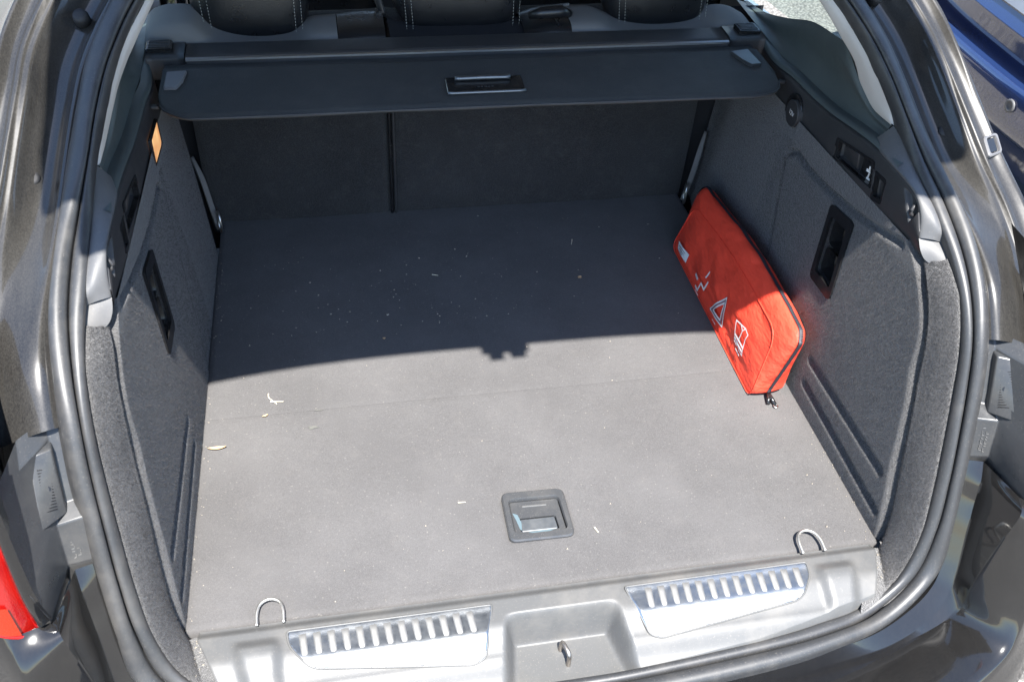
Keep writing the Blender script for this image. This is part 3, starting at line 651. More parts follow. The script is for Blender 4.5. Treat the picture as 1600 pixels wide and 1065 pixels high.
# ---- hard plastic upper side trims
LE = [(.585, .9, .345), (.555, .784, .352), (.5555, .697, .355), (.5565, .620, .358), (.557, .543, .362), (.557, .465, .369), (.557, .388, .379), (.558, .315, .391), (.560, .249, .403), (.562, .205, .406)]
RD = [(.575, .9, .428), (.556, .784, .432), (.557, .697, .442), (.558, .620, .446), (.558, .543, .454), (.558, .465, .468), (.557, .397, .479), (.557, .325, .482), (.558, .262, .476), (.557, .226, .440)]
LEVER = np.array([(.489, .435), (.381, .459), (.364, .421), (.486, .404)]); SLOT = np.array([(.366, .450), (.334, .453), (.329, .417), (.355, .410)])
HOOK = np.array([(.292, .471), (.240, .470), (.252, .434)])
for s in (1, -1):
    nu, nv = 300, 60; a = even_n(LE, nu); b = even_n(RD, nu); t = np.linspace(0, 1, nv)[None, :, None]
    G = a[:, None, :] * (1 - t) + b[:, None, :] * t; P = G[..., 1:]
    X = G[..., 0].copy(); X -= .004 * np.sin(np.clip(t[..., 0], 0, 1) * math.pi)
    X += .014 * sst(-sdf(P, LEVER), -.001, .003) + .010 * sst(-sdf(P, SLOT), -.001, .003) + .008 * sst(-sdf(P, HOOK), -.001, .004)
    # rolled edges
    X += .003 * (1 - sst(np.broadcast_to(t[..., 0], X.shape), 0, .06)) + .006 * sst(np.broadcast_to(t[..., 0], X.shape), .93, 1.0)
    G[..., 0] = X
    tr = grid('upper_side_trim', G, 'trim', car, s)
    def frame(name, poly, k0, k1, dx=0):
        c = poly.mean(0); return plate(name, [tuple(p) for p in (c + (poly - c) * k0)], (.5552 + dx, 0, 0), (0, 1, 0), (0, 0, 1), -.0015, 'gloss_black', tr, .006, -.0007, .006, s, [tuple(p) for p in (c + (poly - c) * k1)])
    frame('lever_frame', LEVER, 1.10, .93); frame('slot_frame', SLOT, 1.12, .80)
    # release paddle with the white seat mark
    lv = quad_block('release_lever', [(.558, .474, .434), (.566, .474, .411), (.562, .425, .416), (.556, .425, .446)], (.014, 0, 0), 'trim', tr, s, .002)
    ic = [((.402, .4285), (.402, .4335), (.3755, .4385), (.3755, .4335)), ((.397, .4340), (.397, .4405), (.392, .4415), (.392, .4350)), ((.381, .4375), (.381, .4515), (.3760, .4525), (.3760, .4375)), ((.394, .4215), (.394, .4290), (.390, .4300), (.390, .4222)), ((.396, .4180), (.396, .4215), (.384, .4240), (.384, .4205))]
    quad_block('lever_pad', [(.5635, .420, .446), (.5635, .418, .414), (.5635, .371, .422), (.5635, .384, .454)], (.01, 0, 0), 'gloss_black', tr, s, .001)
    V = []; F = []
    for q in ic:
        k = len(V); V += [(.5626, p[0], p[1]) for p in q]; F.append((k, k + 1, k + 2, k + 3))
    mesh('seat_symbol', mir(V, s), F, 'white_print', tr, False)
    tube('bag_hook', [(.567, .264, .464), (.558, .258, .458), (.555, .256, .450), (.560, .254, .445)], .0026, 'trim', tr, 8, 14, s)
    # ledge above the face and the finisher next to the seal
    LG = [(p[0] + .018, p[1] + .004, p[2] + .007) for p in RD]
    led = loft('trim_ledge', [RD[:8], [(p[0] + .004, p[1], p[2] + .006) for p in RD[:8]], LG[:8]], 'cpillar', car, 60, 4, s)
    Ec = [(.566, .405, .489), (.557, .375, .4835), (.556, .341, .4825), (.5565, .300, .482), (.558, .262, .4765), (.5585, .236, .459), (.5575, .220, .430)]
    Sc = [(.577, .395, .513), (.578, .360, .504), (.579, .325, .4905), (.5805, .285, .477), (.5825, .240, .462), (.584, .212, .446), (.585, .208, .429)]
    Mc = [tuple((np.array(p) + np.array(q)) / 2 + np.array([0, -.003, .003])) for p, q in zip(Ec, Sc)]
    loft('trim_finisher', [[(p[0] + .002, p[1] + .008, p[2] - .006) for p in Ec], Ec, Mc, Sc], 'trim_light', car, 50, 5, s)
    loft('trim_tongue', [[(.557, .221, .4285), (.5575, .208, .416), (.563, .196, .4065), (.575, .182, .4055)], [(.571, .217, .4300), (.573, .200, .4205), (.576, .187, .413), (.581, .176, .410)], [(.586, .211, .4290), (.587, .198, .424), (.588, .184, .4185), (.589, .172, .412)]], 'trim_light', car, 20, 5, s)
    # quarter trim (the C-pillar foot), grey pillar cover, quarter glass
    Lw = [(.585, 1.05, .435), (.578, .90, .438), (.575, .784, .439), (.575, .697, .449), (.576, .620, .453), (.576, .543, .461), (.576, .465, .475), (.575, .430, .482), (.575, .397, .487)]
    Up = [(.624, 1.08, .42), (.615, .97, .442), (.608, .86, .478), (.598, .75, .520), (.582, .64, .546), (.559, .555, .566), (.567, .499, .530), (.577, .455, .508), (.577, .398, .512)]
    Mq = [tuple(np.array(p) * .55 + np.array(q) * .45 + np.array([.006, 0, -.004])) for p, q in zip(Lw, Up)]
    Mq2 = [tuple(np.array(p) * .2 + np.array(q) * .8 + np.array([-.004, 0, -.002])) for p, q in zip(Lw, Up)]
    loft('quarter_trim', [Lw, Mq, Mq2, Up], 'cpillar', car, 60, 6, s)
    loft('belt_filler', [Up[:6], [(.70, 1.12, .30), (.72, 1.0, .31), (.735, .90, .34), (.735, .78, .37), (.735, .66, .42), (.72, .58, .47)]], 'cpillar', car, 30, 4, s)  # strip added to stop light entering between trim and flank
    slab0 = [(s * .618, .40, -.14), (s * .618, 1.2, -.14), (s * .618, 1.2, .42), (s * .605, .80, .43), (s * .600, .55, .44), (s * .600, .40, .44)]
    mesh('leak_panel', slab0, [tuple(range(6))], 'trim', car, False)  # unseen sheet added behind the trim to close light leaks
    gi = [(.30, .76, .76), (.43, .71, .715), (.487, .635, .655), (.515, .584, .620), (.532, .558, .596), (.541, .546, .583), (.554, .515, .561), (.567, .500, .530), (.574, .485, .513), (.576, .450, .507), (.576, .400, .511)]
    go = [(.30, .70, .773), (.435, .672, .716), (.487, .628, .672), (.512, .583, .645), (.530, .548, .624), (.540, .526, .609), (.553, .475, .582), (.562, .435, .556), (.567, .415, .541), (.572, .402, .528), (.5755, .392, .515)]
    gm = [tuple((np.array(p) + np.array(q)) / 2 + np.array([-.004, -.002, .004])) for p, q in zip(gi, go)]
    loft('pillar_cover', [[(p[0] + .006, p[1] + .012, p[2]) for p in gi], gi, gm, go], 'pillar', car, 60, 5, s)
    loft('quarter_glass', [[(.640, 1.05, .44), (.632, .86, .465), (.616, .74, .50), (.600, .60, .55)], [(.575, 1.02, .72), (.57, .85, .72), (.565, .72, .70), (.575, .64, .66)]], 'glass', car, 20, 5, s)
# boot lamp (left wall) and power socket (right wall)
LP = [(.704, .403), (.628, .411), (.625, .371), (.706, .360)]
lampb = plate('boot_lamp', LP, (-.5515, 0, 0), (0, 1, 0), (0, 0, 1), .0035, 'boot_lamp', car, .004, .001)
c = np.mean(LP, 0)
plate('lamp_frame', [tuple(c + (np.array(p) - c) * 1.16) for p in LP], (-.5525, 0, 0), (0, 1, 0), (0, 0, 1), .0050, 'gloss_black', lampb, .004, .001, 0, 1, [tuple(c + (np.array(p) - c) * .98) for p in LP])
def disc(name, c, r, x0, x1, mat, parent, n=28, dish=0):
    V = []; F = []
    for rr, x in ((r, x0), (r, x1 + .001), (r - .001, x1), (r * .72, x1), (r * .68, x1 + dish), (r * .2, x1 + dish)):
        for a in np.linspace(0, 2 * math.pi, n, endpoint=False): V.append((x, c[0] + rr * math.cos(a), c[1] + rr * math.sin(a)))
    for k in range(5):
        for i in range(n): F.append((k * n + i, k * n + (i + 1) % n, (k + 1) * n + (i + 1) % n, (k + 1) * n + i))
    F.append(tuple(5 * n + i for i in range(n))); return mesh(name, V, F, mat, parent, True, 35)
sk = disc('power_socket', (.648, .400), .031, .566, .5500, 'gloss_black', car)
cap = disc('socket_cap', (.640, .400), .024, .560, .5440, 'trim', sk)
def text_obj(name, body, size, mat, parent, o, u, v):
    cu = bpy.data.curves.new(name, 'FONT'); cu.body = body; cu.size = size; cu.align_x = 'CENTER'; cu.align_y = 'CENTER'; cu.extrude = .0001
    t = bpy.data.objects.new(name, cu); COL.objects.link(t); dg = bpy.context.evaluated_depsgraph_get(); me = bpy.data.meshes.new_from_object(t.evaluated_get(dg))
    bpy.data.objects.remove(t); u, v = np.array(u, float), np.array(v, float); n_ = np.cross(u, v)
    for w in me.vertices: w.co = tuple(np.array(o) + u * w.co.x + v * w.co.y + n_ * w.co.z)
    return link(name, me, mat, parent, False)
text_obj('socket_lettering', '12V', .012, 'white_print', cap, (.5436, .640, .400), (0, -1, 0), (0, 0, 1))

# ---- interior shell: roof, lower flanks, front bulkhead, door windows (keeps the cabin dark as in a real car)
def slab(name, pts, mat, parent=car, thick=.02):
    o = mesh(name, pts, [tuple(range(len(pts)))], mat, parent, False); md = o.modifiers.new('solid', 'SOLIDIFY'); md.thickness = thick; md.offset = 0; return o
loft('roof', [[(-.62, .86, .74), (-.35, .80, .87), (0, .78, .90), (.35, .80, .87), (.62, .86, .74)], [(-.62, 1.6, .78), (-.35, 1.6, .92), (0, 1.6, .95), (.35, 1.6, .92), (.62, 1.6, .78)], [(-.60, 2.6, .72), (-.35, 2.6, .86), (0, 2.6, .88), (.35, 2.6, .86), (.60, 2.6, .72)]], 'pillar', car, 30, 6, 1, True, thick=.02)
for s in (1, -1):
    slab('body_flank', [(s * .76, .12, -.25), (s * .79, .5, -.32)] + ([(s * .80, 3.4, -.35), (s * .80, 3.4, .20), (s * .78, 1.6, .26)] if s > 0 else [(s * .79, 1.30, -.33), (s * .78, 1.34, .28)]) + [(s * .765, 1.0, .34), (s * .745, .56, .49), (s * .765, .36, .45), (s * .76, .15, .3)], 'paint_clean')
    if s > 0: slab('door_card', [(s * .66, 1.10, -.35), (s * .70, 2.6, -.35), (s * .70, 2.6, .20), (s * .66, 1.10, .24)], 'trim')
    slab('window_frame', [(s * .665, 1.32, .36), (s * .665, 1.44, .36), (s * .60, 1.36, .76), (s * .60, 1.24, .76)], 'pillar', thick=.04)
    slab('window_frame', [(s * .69, 2.02, .33), (s * .69, 2.12, .33), (s * .60, 2.06, .76), (s * .60, 1.96, .76)], 'gloss_black', thick=.04)
    if s > 0: slab('side_glass', [(s * .70, 1.30, .25), (s * .71, 2.6, .22), (s * .61, 2.6, .74), (s * .605, 1.25, .76)], 'glass', thick=.004)
# frame of the open rear door on the left
slab('door_pillar', [(-.625, 1.2, .10), (-.583, 1.2, .10), (-.583, 1.2, .78), (-.625, 1.2, .78)], 'pillar', thick=.03)
slab('door_seal', [(-.583, 1.205, .10), (-.573, 1.205, .10), (-.573, 1.205, .78), (-.583, 1.205, .78)], 'gloss_black', thick=.02)
slab('belt_guide', [(-.547, 1.2, .10), (-.531, 1.2, .10), (-.540, 1.2, .78), (-.556, 1.2, .78)], 'gloss_black', thick=.02)
slab('seat_side', [(-.531, 1.22, .10), (-.500, 1.22, .10), (-.500, 1.22, .44), (-.533, 1.22, .44)], 'suede', thick=.02)
slab('bulkhead', [(-.8, 2.75, -.4), (.8, 2.75, -.4), (.62, 2.6, .74), (-.62, 2.6, .74)], 'fabric_dark')
slab('cabin_floor', [(-.78, 1.0, -.33), (.78, 1.0, -.33), (.78, 2.8, -.36), (-.78, 2.8, -.36)], 'fabric_dark')
slab('boot_well', [(-.60, -.09, -.12), (.60, -.09, -.12), (.62, 1.1, -.12), (-.62, 1.1, -.12)], 'trim')
# rear wheels half hidden under the car
for s in (1, -1):
    tyre = tube('wheel', [(s * .70, .86 + .23 * math.cos(a), GROUND + .325 + .23 * math.sin(a)) for a in np.linspace(0, 2 * math.pi, 28, endpoint=False)], .095, 'rubber', car, 12, None, 1, True)

# ---- tailgate, swung up over the opening: outer shell, inner trim, glass, latch (it throws the shadow on the boot floor)
TG = empty('tailgate', (0, 0, 0)); TG.parent = car; TG.matrix_parent_inverse = Matrix.Translation((0, 0, -GROUND))
def tg(x, t, h):       # t = 0 hinge, 1 trailing edge; h = height above its plane
    a = np.array([0, .74, .92]); b = np.array([0, -.157, 1.372]); d = (b - a); n = np.array([0, d[2], -d[1]]); n /= np.linalg.norm(n); n = n if n[2] > 0 else -n
    p = a + d * t + n * h; p[0] = x; return p
def tgw(t): return np.interp(t, [0, .1, .5, .9, .97, 1], [.50, .56, .62, .66, .66, .655])
G = []
for t in np.linspace(0, 1, 40):
    row = []
    for u in np.linspace(-1, 1, 121):
        x = u * tgw(t); e = 0.0
        tt = t - .022 * float(sst(np.array(abs(x + .005)), .055, .115)) * max(0, (t - .9) * 10)
        row.append(tg(x, float(tt), .045 - .07 * abs(u) ** 3 * (1 - float(sst(np.array(t), .55, .85)))))
    G.append(row)
grid('tailgate_skin', np.array(G), 'paint_clean', TG, 1, .05)
tgl = []
for t in np.linspace(.08, .50, 12): tgl.append([tg(u * (tgw(t) - .09), t, .072 - .07 * abs(u) ** 3) for u in np.linspace(-1, 1, 21)])
grid('rear_glass', np.array(tgl), 'dark_glass', TG)
tgi = []
for t in np.linspace(.55, .965, 12): tgi.append([tg(u * (tgw(t) - .06), t, -.012 - .05 * abs(u) ** 3) for u in np.linspace(-1, 1, 21)])
grid('inner_trim', np.array(tgi), 'trim', TG, 1, .02)
def tg_box(name, x0, x1, t0, t1, h0, h1, mat):
    q = [tg(x, t, h) for h in (h0, h1) for (x, t) in ((x0, t0), (x1, t0), (x1, t1), (x0, t1))]
    return mesh(name, q, [(0, 1, 2, 3), (4, 7, 6, 5), (0, 4, 5, 1), (1, 5, 6, 2), (2, 6, 7, 3), (3, 7, 4, 0)], mat, TG, False)
tg_box('latch', -.034, -.006, .97, 1.052, .012, .05, 'striker'); tg_box('latch', .006, .036, .97, 1.048, .012, .05, 'striker'); tg_box('latch_body', -.046, .044, .93, 1.010, .0, .05, 'gloss_black')

# ---- rear seats
def backrest(name, x0, x1, lab=None):
    nx, ny = 40, 60; G = []
    prof = [(-.03, .990), (.02, .988), (.10, .986), (.2, .985), (.30, .986), (.37, .987), (.405, .990), (.422, 1.0), (.428, 1.02), (.425, 1.06), (.41, 1.09), (.3, 1.11), (0, 1.12)]
    pr = rs([(0, y, z) for z, y in prof], ny)
    for x in np.linspace(x0, x1, nx):
        e = min(x - x0, x1 - x); r = .008 * (1 - sst(np.array(e), 0, .012)); row = []
        for p in pr:
            bulge = .006 * math.sin((x - x0) / (x1 - x0) * math.pi)
            row.append((x, p[1] + r - bulge * .6, p[2]))
        G.append(row)
    return grid(name, np.array(G), 'seat_carpet', car)
backrest('seat_backrest', -.535, -.1515); backrest('seat_backrest', -.1465, .520)
tube('backrest_edge', [(-.149, .9855, -.02), (-.149, .984, .2), (-.149, .985, .40)], .0034, 'gloss_black', car, 8, 12)
tube('backrest_edge', [(-.141, .985, -.02), (-.141, .9835, .2), (-.141, .9845, .40)], .0026, 'trim', car, 8, 12)
for s in (1, -1):
    loft('side_bolster', [[(.524, .962, .0), (.530, .957, .05), (.534, .955, .09), (.540, .960, .13), (.552, .980, .165)], [(.515, .969, .0), (.521, .964, .05), (.525, .962, .09), (.532, .967, .13), (.548, .985, .165)]], 'suede', car, 24, 5, s, True, thick=.004)
    slab0 = [(s * .47, 1.03, -.1), (s * .64, 1.03, -.1), (s * .64, 1.03, .43), (s * .47, 1.03, .43)]; mesh('leak_panel', slab0, [(0, 1, 2, 3)], 'fabric_dark', car, False)  # last sheet: dark filler added to block light leaking past the seat
    tube('lashing_ring', [(.513 + .004 * math.cos(a), .945 + .014 * math.cos(a), .030 + .024 * math.sin(a)) for a in np.linspace(0, 2 * math.pi, 24, endpoint=False)], .0028, 'steel', car, 8, None, s, True)
# soft caps on top of the backrests
def cap_pad(name, x0, x1, y0, y1, z0, z1, mat, r=.02, parent=car):
    bm = bmesh.new(); bmesh.ops.create_cube(bm, size=1)
    bmesh.ops.bevel(bm, geom=list(bm.edges), offset=.22, segments=5, affect='EDGES', profile=.5)
    for v in bm.verts: v.co = ((x0 + x1) / 2 + v.co.x * (x1 - x0), (y0 + y1) / 2 + v.co.y * (y1 - y0), (z0 + z1) / 2 + v.co.z * (z1 - z0))
    me = bpy.data.meshes.new(name); bm.to_mesh(me); bm.free(); return link(name, me, mat, parent)
def shoulder(name, prof, mat, y0=.905, y1=1.02):
    """cushion along the top of a backrest: prof = [(x, top height)]"""
    G = []; P = rs([(x, 0, z) for x, z in prof], 40)
    for p in P:
        row = [(p[0], y0 - .002, .40), (p[0], y0 - .002, p[2] - .022), (p[0], y0 + .006, p[2] - .006), (p[0], y0 + .022, p[2]), (p[0], (y0 + y1) / 2, p[2] + .002), (p[0], y1 - .02, p[2]), (p[0], y1, p[2] - .02), (p[0], y1, .38)]
        G.append(rs(row, 24))
    return grid(name, np.array(G), mat, car)
shoulder('seat_top', [(-.580, .440), (-.572, .462), (-.54, .474), (-.495, .470), (-.46, .440), (-.40, .424), (-.33, .426), (-.29, .444), (-.2415, .448)], 'suede')
shoulder('seat_top', [(-.240, .448), (-.20, .452), (-.155, .452)], 'leather')
shoulder('seat_top', [(-.146, .440), (-.12, .432), (-.05, .432), (.05, .432), (.11, .434)], 'fabric_dark')
shoulder('seat_top', [(.108, .440), (.15, .452), (.197, .450)], 'leather')
shoulder('seat_top', [(.198, .452), (.25, .452), (.30, .434), (.38, .424), (.46, .430), (.50, .446), (.54, .446), (.575, .430)], 'suede')
tube('leather_fold', [(.118, .935, .462), (.14, .930, .470), (.18, .93, .472), (.200, .935, .464)], [.006, .012, .012, .006], 'leather', car, 10)
tube('leather_fold', [(.150, .955, .470), (.20, .955, .474)], .003, 'suede', car, 8)
# head restraints with twin rows of pale stitching
def headrest(x0, x1, zb, y0=.952):
    bm = bmesh.new(); bmesh.ops.create_cube(bm, size=1); bmesh.ops.subdivide_edges(bm, edges=list(bm.edges), cuts=3, use_grid_fill=True)
    cx, hw = (x0 + x1) / 2, (x1 - x0) / 2
    for v in bm.verts:
        a = Vector(v.co) * 2; p = 4.5
        l = (abs(a.x) ** p + abs(a.y) ** p + abs(a.z) ** p) ** (1 / p); m_ = max(abs(a.x), abs(a.y), abs(a.z)); a = a * (m_ / l)
        z = a.z; v.co = (cx + a.x * hw * (1 - .05 * (z < 0) * abs(z)), y0 + .058 + a.y * .058 + .03 * (z + 1) * .5, zb + .10 + z * .10)
    me = bpy.data.meshes.new('headrest'); bm.to_mesh(me); bm.free(); h = link('headrest', me, 'leather', car); md = h.modifiers.new('sub', 'SUBSURF'); md.levels = 2; md.render_levels = 2
    for xx, dx in ((x0 + .030, 1), (x0 + .042, 1), (x1 - .020, -1), (x1 - .032, -1)):
        P_ = []
        yb = lambda q: y0 - .0005 + .030 * ((q - zb) / .2) + .030 * max(0, 1 - (q - zb) / .035) ** 2.5
        sl = -.055 * dx * (1 if dx > 0 else .15)
        for k in range(34):
            z = zb + .010 + k * .0056; zz = z + .0032
            P_.append(([(xx + sl * (z - zb) - .0004, yb(z) - .0015, z), (xx + sl * (z - zb) + .0004, yb(z) - .0015, z), (xx + sl * (zz - zb) + .0004, yb(zz) - .0015, zz), (xx + sl * (zz - zb) - .0004, yb(zz) - .0015, zz)], [(0, 1, 2, 3)]))
        V, F = join_vf(P_); st = mesh('stitching', V, F, 'thread', h, False); st['kind'] = 'stuff'
    for px in (cx - .05, cx + .05): tube('post', [(px, y0 + .06, zb - .06), (px, y0 + .06, zb + .03)], .006, 'gloss_black', h, 8)
headrest(-.505, -.284, .402); headrest(-.140, .124, .412); headrest(.276, .502, .404)
# front seats: dark shapes deep in the cabin
for sx in (-.36, .36):
    fs = cap_pad('front_seat', sx - .25, sx + .25, 1.75, 1.93, -.2, .42, 'leather'); cap_pad('front_headrest', sx - .13, sx + .13, 1.80, 1.9, .44, .62, 'leather', parent=fs)
tube('seat_belt', [(.66, 1.16, .66), (.585, 1.03, .50), (.575, 1.01, .475)], .012, 'trim', car, 8, 12, 1, False, .25)
tube('seat_belt', [(.30, 1.2, .52), (.46, 1.07, .46), (.505, 1.03, .44)], .0018, 'satin', car, 6, 8)
tube('belt_buckle', [(-.150, 1.03, .43), (-.162, 1.02, .475)], .009, 'satin', car, 8, 6, 1, False, .5)

# ================================================================== LOAD FLOOR BOARD
lf = empty('load_floor', (0, .5, -.02), 'dark grey carpeted floor board lying in the boot, with grab handle', 'floor board')
def board(y0, y1, hole=None, front=False):
    nx, ny = 150, max(30, int((y1 - y0) / .006)); G = np.zeros((nx, ny, 3)); u = np.linspace(-1, 1, nx)
    for j, y in enumerate(np.linspace(y0, y1, ny)):
        hw = .5285 - .0135 * y; x = u * hw; e = np.minimum(hw - np.abs(x), np.minimum(y - y0 + (.0 if front else .0), y1 - y))
        z = -.0035 * (1 - sst(np.minimum(hw - np.abs(x), (y - y0) if front else 1.), 0, .006)) - .0005 * (1 - sst(np.minimum(y1 - y, 1. if front else y - y0), 0, .004)) + .0006 * np.sin(x * 9 + y * 7)
        if hole is not None:
            P = np.stack([x, np.full(nx, y)], -1); z = z - .020 * sst(-sdf(P, hole), -.001, .003)
        G[:, j] = np.stack([x, np.full(nx, y), z], -1)
    # skirt down the near edge
    if front: G = np.concatenate([np.stack([G[:, 0, 0], G[:, 0, 1] , np.full(nx, -.02)], -1)[:, None], G], 1)
    return grid('carpet_board', G, 'floor_carpet', lf)
HH = np.array([(-.047, .170), (.047, .166), (.047, .086), (-.047, .086)])
b1 = board(.0, .4048, HH, True); b2 = board(.4050, .995)
M['floor_fibre'] = m_plastic('floor_fibre', (.100, .096, .094), .95, 100, 0, spec=.05, var=.5)
fuzz(b1, 60000, .0011, 'floor_fibre', lf, lambda c: (c[:, 2] > -.003) * 1.0, .00016, 11); fuzz(b2, 40000, .0011, 'floor_fibre', lf, lambda c: (c[:, 1] < .75) * 1.0 + .3, .00016, 12)
# grab handle: rounded bezel, flap with finger slot
bz = plate('handle_bezel', [(-.052, .081), (.052, .079), (.052, .174), (-.050, .177)], (0, 0, 0), (1, 0, 0), (0, 1, 0), .0055, 'handle_grey', lf, .013, .0022, -.004, 1, [(-.041, .094), (.043, .093), (.041, .159), (-.040, .161)])
fl = plate('handle_flap', [(-.0400, .0950), (.0418, .0940), (.0400, .1580), (-.0390, .1600)], (0, 0, -.006), (1, 0, 0), (0, 1, 0), .0050, 'handle_grey', lf, .005, .0012, 0, 1, [(-.0300, .1010), (.0310, .1000), (.0300, .1260), (-.0290, .1270)])
plate('finger_grip', [(-.0285, .1025), (.0295, .1015), (.0285, .1245), (-.0275, .1255)], (0, 0, -.008), (1, 0, 0), (0, 1, 0), .0052, 'grip', bz, .003, .0010)
plate('flap_rib', [(-.020, .1475), (.020, .1460), (.020, .1490), (-.020, .1505)], (0, 0, -.0015), (1, 0, 0), (0, 1, 0), .0016, 'sill', bz, .001, .0005)
def smear(name, pts, z, mat, parent): return mesh(name, [(p[0], p[1], z) for p in pts], [tuple(range(len(pts)))], mat, parent, False)
smear('paint_scuff', [(-.0375, .138), (-.030, .134), (-.0265, .118), (-.0285, .103), (-.031, .106), (-.034, .124)], -.0006, 'teal_stain', bz)
smear('paint_scuff', [(-.02, .0985), (.006, .0995), (.024, .0985), (.015, .0965), (-.01, .0958)], -.0006, 'teal_stain', bz)
# worn pale smudges on the carpet
for i, (x, y, a, b) in enumerate(((-.341, .363, .009, .004), (-.33, .402, .010, .0015))):
    r2 = random.Random(i); pts = [(x + a * math.cos(t) * (.35 + .9 * r2.random()), y + b * math.sin(t) * (.35 + .9 * r2.random())) for t in np.linspace(0, 2 * math.pi, 22, endpoint=False)]
    smear('chalk_smudge', pts, .0016, M.setdefault('smudge', m_plastic('chalk_smudge', (.105, .105, .095), .9, 500, .4)), lf)

# ================================================================== LOAD COVER
lc = empty('load_cover', (0, .8, .43), 'black retractable load cover stretched across the boot below the headrests', 'load cover')
poly = round_poly([(-.541, .800), (-.541, .690), (-.500, .650), (0, .655), (.478, .645), (.522, .660), (.538, .700), (.534, .800)], [.01, .04, .03, .3, .03, .03, .03, .01], 8)
xs = np.linspace(-.541, .538, 140); G = np.zeros((140, 40, 3))
lo = np.array([poly[np.argsort(poly[:, 0])]])
def front_y(x):
    best = .8
    P = poly; ys = []
    for i in range(len(P)):
        a, b = P[i - 1], P[i]
        if (a[0] - x) * (b[0] - x) <= 0 and abs(a[0] - b[0]) > 1e-6: ys.append(a[1] + (x - a[0]) / (b[0] - a[0]) * (b[1] - a[1]))
    return min(ys) if ys else .72
for i, x in enumerate(xs):
    y0 = front_y(x)
    for j, t in enumerate(np.linspace(0, 1, 40)):
        y = y0 + (.866 - y0) * t
        z = .4370 - .0035 * (1 - sst(np.array(t), 0, .05)) - .006 * sst(np.array(y), .815, .835) - .0025 * math.cos(x * 2.6) * (1 - t) + .0012 * math.sin(x * 23 + y * 9) * .5
        G[i, j] = (x, y, z)
grid('cover_sheet', G, 'cover_cloth', lc, 1, -.004)
tube('sheet_hem', [(x, front_y(x) + .0015, .4340 - .0025 * math.cos(x * 2.6)) for x in np.linspace(-.538, .535, 120)], .0016, 'trim', lc, 6)
# cassette tube (rounded box section) with end caps
def ext(name, x0, x1, prof, mat, n=24, parent=lc):
    G = [[(x, p[0], p[1]) for p in prof] for x in np.linspace(x0, x1, n)]
    o = grid(name, np.array(G), mat, parent, 1, 0, 40, False, True)
    me = o.data; k = len(prof); bm = bmesh.new(); bm.from_mesh(me); bm.verts.ensure_lookup_table()
    bm.faces.new([bm.verts[i] for i in range(k)][::-1]); bm.faces.new([bm.verts[(n - 1) * k + i] for i in range(k)]); bm.to_mesh(me); bm.free(); return o
CP = [tuple(p) for p in round_poly([(.846, .405), (.846, .4415), (.852, .4455), (.898, .4460), (.904, .440), (.904, .400)], [.005, .003, .004, .006, .006, .006], 4)]
cs = ext('cassette', -.505, .492, CP, 'trim', 40)
ext('cassette_highlight', -.505, .492, [(.8430, .4380), (.8430, .4415), (.8475, .4430), (.8475, .4380)], 'satin', 40)  # pale satin strip paints the highlight along the cassette's near top edge
CQ = [((y - .875) * 1.06 + .875, (z - .425) * 1.10 + .425) for y, z in CP]
for x0, x1 in ((-.571, -.507), (.494, .566)):
    ec = ext('end_cap', x0, x1, CQ, 'trim', 6)
    c0 = (x0 + x1) / 2 - (.010 if x0 < 0 else -.008)
    bt = box('release_button', (c0 - .022, .858, .446), (c0 + .022, .894, .4555), 'gloss_black', ec, .002)
    for k in range(5):
        box('button_rib', (c0 - .017, .864 + k * .006, .4553), (c0 + .017, .8665 + k * .006, .4570), 'bracket', ec, .0006)
# corner clips and centre handle
for pts in ([(-.534, .744), (-.514, .743), (-.505, .765), (-.500, .803), (-.533, .800)], [(.521, .750), (.500, .748), (.489, .770), (.479, .804), (.517, .812)][::-1]):
    plate('corner_clip', pts, (0, 0, .436), (1, 0, 0), (0, 1, 0), .0062, 'clip_grey' if pts[0][0] < 0 else 'bracket', lc, .003, .0015)
hd = plate('cover_handle', [(-.069, .692), (.066, .692), (.068, .748), (-.067, .748)], (0, 0, .4335), (1, 0, 0), (0, 1, 0), .0050, 'gloss_black', lc, .004, .0012)
tube('handle_edge', [(-.069, .6915, .4385), (0, .6915, .4385), (.066, .6915, .4385)], .0032, 'satin_dark', hd, 8, 10)
tube('handle_bar', [(-.051, .735, .4425), (0, .735, .4430), (.046, .735, .4425)], .0042, 'satin_dark', hd, 10, 10)
V = []; F = []
for k in range(5):
    x = -.0135 + k * .0062; q = len(V); w = (.0022, .0016, .0024, .0018, .0022)[k]
    V += [(x - w, .708, .4388), (x + w, .708, .4388), (x + w, .7125, .4388), (x - w, .7125, .4388)]; F.append((q, q + 1, q + 2, q + 3))
mesh('worn_lettering', V, F, 'bracket', hd, False)
for s in (1, -1): tube('guide_pin', [(.541, .712, .424), (.556, .712, .424)], .0045, 'trim', lc, 8, 4, s)

# ================================================================== RED FIRST-AID BAG
bag = empty('first_aid_bag', (.49, .55, 0), 'red zipped nylon first aid bag leaning against the right boot wall', 'bag')
FO = round_poly([(.328, .003), (.790, .003), (.772, .118), (.560, .141), (.352, .136)], [.022, .022, .030, .25, .034], 9)     # outline of the printed face (y, z)
fc = np.array([.555, .066])
def wr(y, z):       # soft folds in the cloth
    return .0026 * math.sin(y * 58 - z * 40 + 1.6 * math.sin(z * 45)) * max(.15, .2 + .8 * (y - .40) / .40) + .0060 * noise.noise(Vector((y * 13, z * 17, .3)))
def face_x(y, z):
    e = -float(sdf(np.array([y, z]), FO)); puff = .011 * float(sst(np.array(e), -.004, .060))
    return .437 + .21 * z - puff * .75 + wr(y, z) * float(sst(np.array(e), 0, .02))
rings = 14; V = []; F = []; n = len(FO)
for k in range(rings):
    q = 1 - k / rings
    for p in FO: y, z = fc + (p - fc) * q; V.append((face_x(y, z), y, z))
